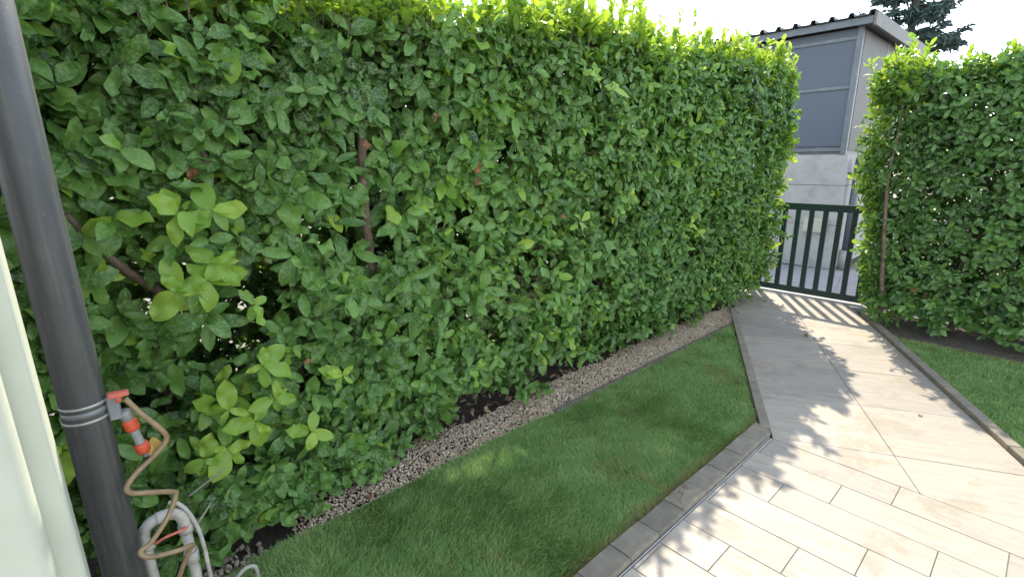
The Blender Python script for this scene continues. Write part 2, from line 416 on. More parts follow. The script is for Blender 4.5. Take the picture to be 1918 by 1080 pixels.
s = MB(); s.bm.faces.new([s.bm.verts.new((p[0], p[1], -0.012)) for p in (P2(2.4, NR - 0.07), P2(2.4, -4.0), (6.0, -4.2), (6.0, 1.05), P2(5.5, NR - 0.07))][::-1])
for f in s.bm.faces: f.normal_update()
tag(s.build('side_lawn_soil', M['sidesoil']), kind='structure')

def paved_piece(poly, mat, parent, name, ax, z0=-0.02, z1=0.0, bev=0.0012):
    """one slab; its mesh is stored with local Y along its streaks (ax = direction)"""
    cx = sum(p[0] for p in poly) / len(poly); cy = sum(p[1] for p in poly) / len(poly)
    ca, sa = ax[1], -ax[0]   # rotate ax onto +Y
    loc = [((p[0] - cx) * ca + (p[1] - cy) * sa, -(p[0] - cx) * sa + (p[1] - cy) * ca) for p in poly]
    m = MB(); m.prism(loc, z0, z1, bev)
    me = bpy.data.meshes.new(name); m.bm.to_mesh(me); m.bm.free(); me.materials.append(mat)
    o = place(name, me, parent, (cx, cy, random.uniform(-0.0007, 0.0007)))
    o.rotation_euler = (0, 0, math.atan2(ax[1], ax[0]) - math.pi / 2)
    return o

patio = MB().prism([(-0.6, -3.0), (XE, -3.0), (XE, 0.853), (-0.6, 0.853)], -0.03, -0.004).build('terrace', M['grout'])
tag(patio, kind='structure')
J = 0.0016
for k in range(0, 18):
    x1 = XE - 0.19 * k; x0 = x1 - 0.19
    if x0 < -0.7: break
    ys = [0.268 + 0.19 * (k % 3) + 0.57 * i for i in range(-6, 3)]
    for ya in ys:
        p = [(x0 + J, ya + J), (x1 - J, ya + J), (x1 - J, ya + 0.57 - J), (x0 + J, ya + 0.57 - J)]
        p = clip_poly(p, 0, 1, 0.852)
        if len(p) < 3 or poly_area(p) < 0.002 or ya < -1.9: continue
        paved_piece(p, M['tile'], patio, 'paving_tile', np.array([0, 1.0]))
pathp = clip_poly(clip_poly([P2(1.5, NL), P2(7.5, NL), P2(7.5, NR), P2(1.5, NR)][::-1], -1, 0, -XE), 1, 0, GX)
path = MB().prism(pathp, -0.03, -0.004).build('path', M['grout']); tag(path, kind='structure')
us = [1.635 + 0.585 * i for i in range(0, 9)]
for i in range(len(us) - 1):
    for (na, nb) in ((NR, -1.111), (-1.111, NL)):
        p = [P2(us[i] + J, na + J), P2(us[i + 1] - J, na + J), P2(us[i + 1] - J, nb - J), P2(us[i] + J, nb - J)]
        p = clip_poly(clip_poly(p, -1, 0, -(XE + J)), 1, 0, GX - J)
        if len(p) < 3 or poly_area(p) < 0.003: continue
        paved_piece(p, M['slab'], path, 'paving_slab', PN)
# kerbs: blocks along the lawn, long strips beside the path
kb = MB().box(-0.3, 2.72, 0.866, 0.962, -0.03, 0.012).build('kerb', M['grout']); tag(kb, kind='structure')
x = 2.70
for k in range(15):
    x0 = x - (0.11 if k == 0 else 0.2)
    p = [(x0 + 0.002, 0.864), (x - 0.002, 0.864), (x - 0.002, 0.964), (x0 + 0.002, 0.964)]
    if k == 0: p = [(x0 + 0.002, 0.864), (x + 0.035, 0.864), (x + 0.085, 0.964), (x0 + 0.002, 0.964)]
    q = [(a + random.uniform(-.0012, .0012), b + random.uniform(-.0015, .0015)) for a, b in p]
    MB().prism(q, -0.03, 0.026 + random.uniform(-.002, .002), 0.003, 2).build('kerb_block', M['kerb'], kb)
    x = x0
tr = MB().box(-0.3, 2.705, 0.8545, 0.8585, -0.02, 0.004).build('metal_edging_strip', M['trim']); tag(tr, kind='structure')
for nm, na, nb, ua, ub in (('path_kerb', NL + 0.004, NL + 0.058, 2.86, 5.35), ('path_kerb', NR - 0.062, NR - 0.004, 2.3, 5.55)):
    kk = MB().prism([P2(ua, na + .006), P2(ub, na + .006), P2(ub, nb - .006), P2(ua, nb - .006)], -0.03, 0.012).build(nm, M['grout']); tag(kk, kind='structure')
    u = ua
    while u < ub - 0.1:
        u2 = min(u + 0.75, ub)
        MB().prism([P2(u + .002, na), P2(u2 - .002, na), P2(u2 - .002, nb), P2(u + .002, nb)], -0.03, 0.030, 0.004, 2).build('kerb_strip', M['kerb'], kk)
        u = u2
tag(MB().box(2.05, 4.55, 1.845, 1.892, -0.03, 0.014, 0.004).build('lawn_edging', M['edging']), kind='structure')
th = MB().box(GX + .003, 6.20, -0.2, 3.2, -0.04, 0.006, 0.004).build('gate_threshold', M['concrete']); tag(th, kind='structure')
pav = MB().box(6.205, 10.3, -30, 30, -0.040, -0.012).build('pavement', M['grout'], origin=(6.205, 0, 0)); tag(pav, kind='structure')
FU = rotdir(12.0); FV = np.array([-FU[1], FU[0]])
for i in range(8, 34):
    for j in range(-22, 16):
        c = FU * (i * 0.4) + FV * (j * 0.4)
        if not (6.0 < c[0] < 11 and -5.5 < c[1] < 5.5): continue
        p = [tuple(c + FU * a + FV * b) for a, b in ((-.198, -.198), (.198, -.198), (.198, .198), (-.198, .198))]
        p = clip_poly(p, -1, 0, -6.21)
        if len(p) < 3 or poly_area(p) < 0.004: continue
        if len([1 for ch in pav.children]) >= 290: break
        paved_piece(p, M['flag'], pav, 'flagstone', FU, -0.02, -0.003)

pav.rotation_euler = (0, math.atan(0.095), 0)      # the drive falls gently away from the gate

# ------------------------------------------------------------------ house wall on the left
hw = empty('house_wall', (-0.3, 1.3, 0), 'white rendered end of a house wall beside the grey downpipe', 'wall')
def arc(cx, cy, r, a0, a1, n=8): return [(cx + r * math.cos(math.radians(a0 + (a1 - a0) * k / n)), cy + r * math.sin(math.radians(a0 + (a1 - a0) * k / n))) for k in range(n + 1)]
wp_ = [(-3.0, 1.19)] + arc(-.150, 1.215, .025, -90, 0) + [(-.125, 1.235)] + arc(-.098, 1.249, .012, -90, 0, 4) + [(-.086, 1.31), (-3.0, 1.31)]  # step and rounded edge are added, shaped to catch a streak of sun
w = MB().prism(wp_, 0.0, 2.9)
for f in w.bm.faces: f.smooth = False
w.build('plaster', M['wall'], hw)
MB().box(-2.9, -.1, 1.312, 1.345, 0.0, 2.9, 0.004).build('dark_back_sheet', M['pipe'], hw)  # dark sheet along the back of the wall

# ------------------------------------------------------------------ electrical cabin beyond the gate
cb = empty('electrical_cabin', (9.0, 3.4, 0), 'grey mesh clad cabin on a pale concrete base beyond the gate', 'cabin')
for z0, z1 in ((0.0, 0.602), (0.608, 1.142), (1.148, 1.55)):
    MB().box(7.85, 10.6, 2.0, 5.4, z0, z1, 0.008).build('concrete_panel', M['concrete'], cb)
MB().box(7.9, 10.5, 2.05, 5.3, 1.5, 3.02).build('inner_body', M['steel'], cb)
for y0, y1 in ((2.10, 3.3), (3.36, 4.5), (4.56, 5.3)):
    for z0, z1 in ((1.66, 2.37), (2.42, 2.96), (3.00, 3.09)):
        MB().box(7.865, 7.885, y0, y1, z0, z1).build('mesh_panel', M['perf'], cb)
for z in (1.615, 2.395, 2.98):
    MB().box(7.845, 7.90, 2.10, 5.36, z - .022, z + .022, 0.003).build('rail', M['steel'], cb)
for y in (2.065, 3.33, 4.53): MB().box(7.838, 7.905, y - .035, y + .035, 1.553, 3.12, 0.004).build('post', M['steel'], cb)
for x0, x1 in ((7.95, 9.1), (9.17, 10.4)):
    MB().box(x0, x1, 2.035, 2.048, 1.6, 3.08).build('side_panel', simple('tan_side_sheet', [(0.3, (0.075, 0.073, 0.068)), (0.7, (0.105, 0.10, 0.092))], 7, 0.6), cb)
MB().box(9.1, 9.16, 2.03, 2.09, 1.553, 3.1, 0.004).build('post', M['steel'], cb)
MB().box(7.72, 7.76, 1.92, 5.5, 3.095, 3.18, 0.004).build('fascia', M['steel'], cb)
MB().box(7.72, 10.7, 1.885, 1.917, 3.07, 3.235, 0.004).build('fascia', simple('pale_roof_trim', [(0.3, (0.12, 0.115, 0.10)), (0.7, (0.16, 0.155, 0.135))], 7, 0.6), cb)
MB().box(7.765, 10.7, 1.92, 5.5, 3.125, 3.178).build('ceiling_board', M['steel'], cb)
# trapezoidal roof sheet: ribs run front to back
V = []; F = []
prof = []
y = 1.90
while y < 5.5:
    prof += [(y, 3.235 if y < 1.95 else 3.19), (y + .012, 3.235), (y + .052, 3.235), (y + .07, 3.19)]
    y += 0.213
for (yy, zz) in prof: V += [(7.66, yy, zz), (10.8, yy, zz - 0.06), (7.66, yy, zz - 0.006), (10.8, yy, zz - 0.066)]
for i in range(len(prof) - 1):
    a = 4 * i; b2 = a + 4
    F += [(a, a + 1, b2 + 1, b2), (a + 2, b2 + 2, b2 + 3, a + 3), (a, b2, b2 + 2, a + 2), (a + 1, a + 3, b2 + 3, b2 + 1)]
place('roof', mesh_np('roof', np.array(V) - np.array((9.2, 3.7, 3.19)), F, M['roof'], False), cb, (9.2, 3.7, 3.19))
mbx = empty('meter_box', (7.82, 2.26, 0.5), 'beige meter box on the concrete wall seen between the gate bars', 'box')
MB().box(7.79, 7.848, 2.12, 2.40, 0.50, 0.69, 0.006).build('body', M['meterbox'], mbx)
MB().box(7.782, 7.791, 2.14, 2.38, 0.515, 0.675, 0.003).build('door', M['meterbox'], mbx)
dp = empty('drain_pipe', (8.02, 1.9, 0), 'dark vertical drain pipe at the corner of the concrete cabin base', 'pipe')
MB().tube([(8.02, 1.9, 0.2), (8.02, 1.9, 1.50)], 0.045, 14).build('pipe', M['steel'], dp)
MB().tube([(8.02, 1.9, -0.01), (8.02, 1.9, 0.26)], 0.07, 14).build('collar', M['concrete'], dp)
MB().bar((8.02, 1.9, 1.3), (8.02, 2.0, 1.3), 0.1, 0.03).build('bracket', M['steel'], dp)

# the cabin stands on the lower side of the drive
for o_, l_ in ((cb, (10.8, 4.08, -.3)), (mbx, (9.384, 2.712, .30)), (dp, (9.624, 2.28, -.3))):
    o_.location = l_; o_.scale = (1.2, 1.2, 1.2)

# ------------------------------------------------------------------ gate and fence
gt = empty('garden_gate', (6.05, 1.75, 0), 'low dark green garden gate with upright bars at the end of the path', 'gate')
MB().box(6.03, 6.07, 1.205, 2.30, 0.955, 1.03, 0.004).build('top_rail', M['gate'], gt)
MB().box(6.03, 6.07, 1.205, 2.30, 0.03, 0.098, 0.004).build('bottom_rail', M['gate'], gt)
MB().box(6.03, 6.07, 1.205, 1.275, 0.0985, 0.9545, 0.003).build('stile', M['gate'], gt)
MB().box(6.03, 6.07, 2.24, 2.30, 0.0985, 0.9545, 0.003).build('stile', M['gate'], gt)
for k in range(6):
    yb = 1.39 + 0.134 * k
    MB().box(6.035, 6.065, yb - 0.025, yb + 0.025, 0.0985, 0.9545, 0.003).build('bar', M['gate'], gt)
for yb in (1.12, 2.38):
    MB().box(6.02, 6.08, yb - 0.035, yb + 0.035, 0.0, 1.10, 0.005).build('post', M['gate'], gt)
for zz in (0.2, 0.85): MB().tube([(6.05, 1.157, zz), (6.05, 1.204, zz)], 0.012, 10).build('hinge', M['gate'], gt)
fc = empty('fence', (6.05, -1.2, 0), 'dark green bar fence running behind the right hand hedge', 'fence')
for z0, z1 in ((0.955, 1.0), (0.05, 0.1)): MB().box(6.035, 6.065, -3.4, 1.08, z0, z1, 0.003).build('rail', M['gate'], fc)
b0 = MB().box(6.042, 6.058, 0.983, 0.997, 0.101, 0.954).build('bar', M['gate'], fc)
for k in range(1, 34):
    c = b0.copy(); COL.objects.link(c); c.location.y = b0.location.y - 0.13 * k
for yb in (-1.1, -3.3): MB().box(6.066, 6.12, yb - 0.03, yb + 0.03, 0.0, 1.08, 0.004).build('post', M['gate'], fc)

# ------------------------------------------------------------------ leaves
def snoise(x, z, seed):
    r = np.random.default_rng(seed); v = 0
    for k in range(7):
        f = 1.2 * 1.55 ** k; a = r.uniform(0, 6.28, 3); d = r.normal(size=2); d /= np.linalg.norm(d)
        v = v + np.sin((x * d[0] + z * d[1]) * f + a[0] + 1.5 * np.sin((x * d[1] - z * d[0]) * f * .7 + a[1])) / (1.25 ** k)
    return v / 3.2

def leaf_template(n, across, wr, fold, arch, wave, curl, ph):
    """leaf along +X, unit length, facing +Z. returns verts, quads, across, along"""
    t = np.linspace(0, 1, n + 1)
    wid = wr * 0.5 * np.sin(np.pi * np.clip(t, 0, 1) ** 1.08) ** 0.62
    wid[0] = 0.018; wid[-1] = 0.012
    cs = np.linspace(-1, 1, across + 1)
    V = []; A = []; L = []
    for i, ti in enumerate(t):
        for c in cs:
            y = c * wid[i]
            z = abs(y) * math.tan(fold) - arch * ti * ti + wave * math.sin(ti * 9 + ph + (1.5 if c > 0 else 0)) * abs(c) * wid[i] * 2
            if across > 2 and abs(abs(c) - 0.5) < 0.1: z += 0.018 * math.sin(ti * 23 + ph * 2 + c * 3)
            x = ti - curl * abs(arch) * ti * ti * 0.4
            V.append((x, y + 0.03 * math.sin(ti * 3 + ph) * ti, z)); A.append(c); L.append(ti)
    m = across + 1
    Q = [(i * m + j, i * m + j + 1, (i + 1) * m + j + 1, (i + 1) * m + j) for i in range(n) for j in range(across)]
    # faces wound so the normal looks to +Z
    Q = [(q[0], q[3], q[2], q[1]) for q in Q]
    return np.array(V), np.array(Q), np.array(A), np.array(L)

def templates(n, across, count, seed):
    r = random.Random(seed); out = []
    for k in range(count):
        out.append(leaf_template(n, across, r.uniform(.35, .48), r.uniform(0.08, 0.45), r.uniform(-.05, .38), r.choice((.08, .18, .3, .5)), 1, r.uniform(0, 6)))
    return out
T_NEAR = templates(7, 4, 12, 1); T_MID = templates(5, 2, 10, 2); T_FAR = templates(3, 2, 8, 3)

class Leaves:
    def __init__(s): s.P = []; s.X = []; s.Z = []; s.L = []; s.T = []
    def add(s, p, x, z, L, tone): s.P.append(p); s.X.append(x); s.Z.append(z); s.L.append(L); s.T.append(tone)
    def arrays(s):
        P = np.array(s.P); X = np.array(s.X); Z = np.array(s.Z); L = np.array(s.L); T = np.array(s.T)
        X /= np.linalg.norm(X, axis=1)[:, None]
        Z = Z - X * np.sum(Z * X, axis=1)[:, None]; Z /= np.linalg.norm(Z, axis=1)[:, None] + 1e-9
        Y = np.cross(Z, X)
        return P, X, Y, Z, L, T

def shoot(LV, base, axis, length, n, L, tone, stems=None, droop=0.25, spread=(1.25, 0.5), tonevar=0.18, twist=None, face=None):
    """one twig with alternate leaves spiralling round it"""
    axis = axis / np.linalg.norm(axis)
    a = np.cross(axis, rng.normal(size=3)); a /= np.linalg.norm(a); b = np.cross(axis, a)
    ph = rng.uniform(0, 6.28) if twist is None else twist
    for k in range(n):
        f = (k + 0.5) / n
        p = base + axis * length * (0.25 + 0.75 * f)
        az = ph + k * 2.39996 + rng.normal() * .25
        rad = a * math.cos(az) + b * math.sin(az)
        ang = spread[0] + (spread[1] - spread[0]) * f + rng.normal() * .16
        d = axis * math.cos(ang) + rad * math.sin(ang)
        d = d + np.array([0, 0, -droop * rng.uniform(.4, 1.5)])
        nz = axis * math.sin(ang) - rad * math.cos(ang) + np.array([0, 0, 0.35]) + rng.normal(size=3) * .22
        if face is not None:
            d = d - face * (d @ face) * rng.uniform(.25, .75); nz = nz + face * rng.uniform(.3, 1.3)
        LV.add(p, d, nz, L * rng.uniform(.60, 1.18) * (1.0 - 0.25 * max(0, f - .7) / .3), float(np.clip(tone + rng.normal() * tonevar + 0.03 * f, 0.0, 1.0)))
    if stems is not None: stems.append((base, base + axis * length * 1.0))

def build_leaf_mesh(name, arr, tm, mat, parent, origin):
    P, X, Y, Z, L, T = arr
    n = len(P); pick = rng.integers(0, len(tm), n)
    Vs = []; Qs = []; As = []; Ls = []; Ts = []; off = 0
    for k, (tv, tq, ta, tl) in enumerate(tm):
        ix = np.where(pick == k)[0]
        if not len(ix): continue
        loc = tv[None, :, :] * L[ix][:, None, None]
        loc[:, :, 1] *= rng.uniform(.85, 1.15, len(ix))[:, None]
        W = P[ix][:, None, :] + loc[:, :, 0:1] * X[ix][:, None, :] + loc[:, :, 1:2] * Y[ix][:, None, :] + loc[:, :, 2:3] * Z[ix][:, None, :]
        nv = len(tv)
        Vs.append(W.reshape(-1, 3)); Qs.append((tq[None] + (off + np.arange(len(ix)) * nv)[:, None, None]).reshape(-1, 4))
        As.append(np.tile(ta, len(ix))); Ls.append(np.tile(tl, len(ix))); Ts.append(np.repeat(T[ix], nv)); off += nv * len(ix)
    V = np.concatenate(Vs) - np.array(origin)
    me = mesh_np(name, V, np.concatenate(Qs), mat, True, {"across": np.concatenate(As), "along": np.concatenate(Ls), "tone": np.concatenate(Ts)})
    o = place(name, me, parent, origin); o["kind"] = "stuff"
    return o

def proj_px(P):
    d = P - CAMP; z = d @ FW
    return 512 + FPX * .534 * (d @ RV) / z, 288 - FPX * .534 * (d @ UV) / z, z

def pick_visible(arr, count):
    """the leaves that show largest from the photograph's place"""
    P, X, Y, Z, L, T = arr
    C = P + X * (L * .5)[:, None]
    px, py, z = proj_px(C)
    W, Hh = 512, 288
    depth = np.full((Hh, W), 1e9); idx = np.full((Hh, W), -1)
    view = C - CAMP; view /= np.linalg.norm(view, axis=1)[:, None]
    facing = np.abs(np.sum(Z * view, axis=1))
    ok = (z > .3) & (px > -20) & (px < 1044) & (py > -20) & (py < 596)
    for i in np.where(ok)[0]:
        s = FPX * .534 * L[i] / z[i] * .5
        hx = max(1, int(s * .42)); hy = hx
        cx = int(px[i] / 2); cy = int(py[i] / 2)
        x0, x1, y0, y1 = max(0, cx - hx), min(W, cx + hx + 1), max(0, cy - hy), min(Hh, cy + hy + 1)
        if x0 >= x1 or y0 >= y1: continue
        sub = depth[y0:y1, x0:x1]; mk = sub > z[i]
        sub[mk] = z[i]; idx[y0:y1, x0:x1][mk] = i
    vals = idx[idx >= 0]
    cnt = np.bincount(vals, minlength=len(P)) * (0.35 + 0.65 * facing)
    return np.argsort(-cnt)[:count]

def single_leaves(arr, ids, tm, parent, prefix='leaf'):
    P, X, Y, Z, L, T = arr
    meshes = []
    for k, (tv, tq, ta, tl) in enumerate(tm):
        meshes.append(mesh_np('leaf_blade', tv, tq, M['leaf1'], True, {"across": ta, "along": tl}))
    pl = np.array(total_loc(parent))
    for i in ids:
        o = bpy.data.objects.new(prefix, meshes[int(rng.integers(0, len(meshes)))])
        COL.objects.link(o); o.parent = parent
        s = float(L[i]); p = P[i] - pl; w = s * float(rng.uniform(.88, 1.12)) * (1.22 if T[i] > .84 else 1.0)
        o.matrix_local = Matrix(((X[i][0] * s, Y[i][0] * w, Z[i][0] * s, p[0]), (X[i][1] * s, Y[i][1] * w, Z[i][1] * s, p[1]), (X[i][2] * s, Y[i][2] * w, Z[i][2] * s, p[2]), (0, 0, 0, 1)))
        o.color = (float(T[i]), 0, 0, 1)

def sub(arr, ids): return tuple(a[ids] for a in arr)

# ------------------------------------------------------------------ main hedge
X0, X1, YF, YB = -0.75, 5.72, 2.03, 2.86
def ZTOP(x): return 1.94 + 0.086 * max(0.0, min(x, 2.6)) + 0.030 * max(0.0, x - 2.6)
hedge = empty('laurel_hedge', (2.5, 2.45, 0), 'long tall clipped green laurel hedge along the gravel strip and lawn', 'hedge')
LV = Leaves(); stems = []
SDn = SUN
tunnels = [(np.array(p), r) for p, r in (((1.20, 1.765, 0), .06), ((1.30, 1.74, 0), .08), ((1.40, 1.72, 0), .09), ((1.50, 1.70, 0), .08), ((1.58, 1.68, 0), .055))]
# open pockets where the dark inside shows: x, z, half width, half height, keep-probability
pockets = [(0.28, 1.08, .27, .16, .05), (0.55, 1.00, .19, .17, .06), (0.10, 1.28, .16, .10, .2), (1.0, 1.32, .095, .36, .02), (0.32, .80, .26, .12, .08), (0.14, .62, .12, .16, .15), (0.62, 0.52, .20, .12, .15), (0.33, 0.26, .32, .16, .08),
           (0.76, 1.22, .13, .09, .1), (1.62, 1.18, .09, .13, .12), (2.1, 1.0, .08, .15, .15), (2.7, 1.5, .07, .12, .2), (1.55, 0.62, .15, .10, .15), (1.25, 1.75, .09, .13, .2), (2.3, .55, .12, .09, .2), (1.4, .95, .08, .14, .15), (.72, 1.62, .10, .08, .2), (1.95, 1.5, .07, .1, .2), (3.3, 1.2, .08, .12, .2)]
def pocket_keep(x, z):
    k = 1.0
    for (a, b, w_, h_, q) in pockets:
        e = ((x - a) / w_) ** 2 + ((z - b) / h_) ** 2
        if e < 1: k = min(k, q)
    return k
def yface(x, z):
    return YF + 0.055 * snoise(x, z, 5) + (0.07 if z < 0.35 else 0) + 0.05 * max(0, 1 - abs(2.3 - z) / .2) * (x > 3)
def zbottom(x): return (0.03 if x < .95 else .16 if x < 2.3 else .05) + 0.08 * snoise(x, x * .3, 9)
# front face
n_front = 4700
cnt = 0
while cnt < n_front:
    x = rng.uniform(X0, X1 + .1); z = rng.uniform(0.08, ZTOP(x) + .06)
    if z < zbottom(x): continue
    dens = 0.75 + 0.5 * snoise(x * 2.2, z * 2.2, 31)
    if rng.uniform() > np.clip(dens, .25, 1) * (.84 if x < 1.7 else 1): continue
    cnt += 1
    dep = abs(rng.normal()) * 0.10
    if rng.uniform() > pocket_keep(x, z) : continue
    y = yface(x, z) + dep + 0.10
    ax = np.array([rng.normal() * .45, -rng.uniform(.45, 1.1), rng.uniform(-.15, .75)])
    Lf = rng.uniform(.092, .145) if x < 1.7 else rng.uniform(.074, .116)
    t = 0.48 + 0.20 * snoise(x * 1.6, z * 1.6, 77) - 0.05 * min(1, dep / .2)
    if rng.uniform() < .022: t = 0.88
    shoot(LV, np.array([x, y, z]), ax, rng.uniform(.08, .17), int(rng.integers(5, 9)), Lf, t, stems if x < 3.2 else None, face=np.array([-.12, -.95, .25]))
# deeper fill, top, back and ends
for k in range(2300):
    x = rng.uniform(X0, X1); z = rng.uniform(.35, ZTOP(x) - .05); y = rng.uniform(YF + .36, YB - .12)
    if rng.uniform() > pocket_keep(x, z): continue
    shoot(LV, np.array([x, y, z]), np.array([rng.normal() * .5, rng.normal() * .7, rng.uniform(0, .8)]), .16, 6, .085, .06)  # inner leaves toned near black, shade of the hedge inside put into their colour
for k in range(7200):
    x = rng.uniform(X0, X1); z = rng.uniform(.06, ZTOP(x)); y = YB + rng.uniform(-.16, .05)
    shoot(LV, np.array([x, y, z]), np.array([rng.normal() * .5, rng.uniform(.3, 1), rng.uniform(-.1, .7)]), .14, 6, .095, .30)  # back leaves toned down too, so the inside reads as deep shade
for k in range(2100):
    x = rng.uniform(X0, X1); y = rng.uniform(YF + .04, YB + .02); h = rng.uniform(-.16, .03)
    shoot(LV, np.array([x, y, ZTOP(x) + h + .04 * snoise(x * 2, y * 2, 3)]), np.array([rng.normal() * .35, rng.normal() * .35, 1]), rng.uniform(.10, .18), 7, .085, .62 + .2 * max(0, (h + .1) / .13), droop=.05)
for k in range(860):      # young upright shoots on top
    x = rng.uniform(X0, X1 + .05) if k < 520 else rng.uniform(-.1, 2.6); y = rng.uniform(YF + .0, YB - .02)
    if snoise(x * 3, y * 3, 8) < -.25 and x > 2.2: continue
    ln = rng.uniform(.09, .26) * (rng.uniform(1, 1.5) if rng.uniform() < .25 else 1)
    shoot(LV, np.array([x, y, ZTOP(x) + rng.uniform(-.05, .03)]), np.array([rng.normal() * .16, rng.normal() * .16 - .04, 1]), ln, int(6 + ln * 22), rng.uniform(.075, .105), .90, stems, droop=.0, spread=(1.0, .32), tonevar=.06)
for k in range(300):      # taller loose shoots over the far half
    x = rng.uniform(2.2, 5.65); y = rng.uniform(YF + .10, YB)
    if snoise(x * 2.6, y * 2.6, 23) < -.30: continue
    ln = rng.uniform(.20, .40)
    shoot(LV, np.array([x, y, ZTOP(x) - .04]), np.array([rng.normal() * .2, rng.normal() * .2 - .05, 1]), ln, int(5 + ln * 20), rng.uniform(.085, .115), .91, stems, droop=.0, spread=(1.0, .35), tonevar=.05)
for k in range(520):      # end by the gate
    y = rng.uniform(YF, YB); z = rng.uniform(.15, ZTOP(5.7) + .05)
    tn = .55 if rng.uniform() < .6 else .84
    shoot(LV, np.array([X1 + rng.uniform(-.12, .05), y, z]), np.array([1, rng.normal() * .5 - .1, rng.uniform(0, .7)]), rng.uniform(.1, .2), 7, .085, tn)
# leaves along twigs sticking up at the far corner
for (x, y, ln) in ((5.55, 2.08, .42), (5.62, 2.15, .38), (5.35, 2.1, .34), (4.9, 2.15, .36), (4.3, 2.1, .40), (3.75, 2.2, .42), (3.2, 2.15, .38), (2.75, 2.2, .40), (2.45, 2.12, .34)):
    for q in range(3):
        shoot(LV, np.array([x + rng.normal() * .08, y + rng.normal() * .08, ZTOP(x) - .02]), np.array([rng.normal() * .12, rng.normal() * .12, 1]), ln * rng.uniform(.6, 1), 13, .095, .93, stems, droop=.0, spread=(.9, .3), tonevar=.05)
# broad bright young rosettes on the near part: x, z, leaf length, lean
rosettes = [(0.395, 1.335, .118, (-.1, -1, .25), 6), (0.285, 1.330, .095, (.1, -1, .35), 6), (0.34, 1.10, .105, (0, -1, .2), 6), (0.265, 1.085, .105, (-.3, -1, .1), 5), (0.475, 0.98, .085, (.1, -1, .3), 5), (0.375, 1.16, .10, (0, -1, .1), 5),
            (0.475, .735, .098, (.1, -1, .35), 5), (0.32, .455, .105, (-.1, -1, .2), 6), (0.415, .52, .10, (.2, -1, .3), 5), (0.50, .60, .09, (.1, -1, .1), 5), (0.255, .44, .10, (-.3, -1, .3), 5), (0.78, .60, .085, (.1, -1, .3), 5),
            (0.42, .13, .085, (0, -1, .25), 5), (0.35, .60, .09, (-.2, -1, .3), 4), (0.62, .40, .09, (.2, -1, .2), 5), (2.35, 1.12, .08, (0, -1, .5), 5), (2.45, 1.95, .10, (.2, -1, .8), 5), (2.62, 1.90, .095, (.4, -1, .6), 5)]
for (x, z, L_, ax, n_) in rosettes:
    shoot(LV, np.array([x, YF - .035, z]), np.array(ax, float), .06, n_, L_ * 1.15, .90, stems, droop=.08, spread=(1.4, 1.1), tonevar=.05, face=np.array([-.2, -.95, .2]))
# hanging leaves at the foot
for k in range(560):
    x = rng.uniform(-.2, 5.4) if k < 400 else rng.uniform(-.1, 1.0); z = rng.uniform(.05, .28)
    if k < 400 and snoise(x * 2.5, 0, 14) < -.05: continue
    shoot(LV, np.array([x, YF + rng.uniform(.08, .4), z]), np.array([rng.normal() * .5, -.8, rng.uniform(-.2, .5)]), .1, 6, .085, .38, droop=.3)
for k in range(135):     # low leaves spilling over the near soil
    x = rng.uniform(.12, .98); z = rng.uniform(.05, .34); y = 1.90 + .12 * rng.uniform() + .10 * max(0, x - .55)
    shoot(LV, np.array([x, y + .10, z]), np.array([rng.normal() * .5, -.9, rng.uniform(-.25, .5)]), .1, 5, rng.uniform(.085, .13), .44, stems, droop=.3, face=np.array([-.2, -.9, .35]))
arr = LV.arrays()
P = arr[0] + arr[1] * (arr[4] * .5)[:, None]
keep = np.ones(len(P), bool)
for p0, r in tunnels:
    d = P - p0; a = d @ SDn; dist = np.linalg.norm(d - a[:, None] * SDn, axis=1)
    keep &= ~(dist < r)
keep &= (arr[0][:, 2] + np.minimum(0, arr[1][:, 2] * arr[4])) > 0.012
arr = sub(arr, keep)
cd = np.linalg.norm(arr[0] - CAMP, axis=1)
ids = pick_visible(arr, 300)
single_leaves(arr, ids, T_NEAR, hedge)
rest = np.ones(len(arr[0]), bool); rest[ids] = False
front = arr[0][:, 1] < YF + .35
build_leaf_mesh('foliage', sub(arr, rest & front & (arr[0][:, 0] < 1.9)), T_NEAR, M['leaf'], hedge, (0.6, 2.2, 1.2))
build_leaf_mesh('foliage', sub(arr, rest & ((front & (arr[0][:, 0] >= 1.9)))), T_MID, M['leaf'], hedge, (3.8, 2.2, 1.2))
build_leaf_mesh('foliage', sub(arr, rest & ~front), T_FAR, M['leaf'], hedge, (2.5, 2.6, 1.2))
# twigs
def twig_mesh(name, segs, r, parent, origin):
    V = []; F = []; off = 0
    for a, b in segs:
        v, f = tube_np(np.array([a, b]), [r, r * .55], 4)
        V.append(v); F += [tuple(i + off for i in q) for q in f]; off += len(v)
    o = place(name, mesh_np(name, np.concatenate(V) - np.array(origin), F, M['bark']), parent, origin); o["kind"] = "stuff"
twig_mesh('twig', stems, 0.0022, hedge, (1.5, 2.1, 1.2))
# trunks and limbs
def limb(name, pts, rad, parent, mat=None, n=9, sp=5):
    pp = spline(pts, sp); pp[1:-1] += rng.normal(size=pp[1:-1].shape) * rad[0] * .10
    return MB().tube(pp, rad, n).build(name, mat or M['bark'], parent)
limb('trunk', [(1.235, 2.36, -.02), (1.20, 2.29, .4), (1.09, 2.19, .85), (1.035, 2.125, 1.2), (1.04, 2.12, 1.5), (1.06, 2.16, 1.66)], [.027, .022, .020, .019], hedge)
limb('branch', [(1.06, 2.15, 1.64), (1.12, 2.17, 1.78), (1.20, 2.2, 2.0), (1.22, 2.25, 2.2)], [.015, .011, .008], hedge)
limb('branch', [(1.055, 2.14, 1.62), (1.0, 2.17, 1.8), (.95, 2.22, 2.05)], [.013, .010, .007], hedge)
limb('branch', [(1.04, 2.13, 1.35), (1.12, 2.2, 1.48), (1.22, 2.3, 1.75)], [.010, .008, .005], hedge)
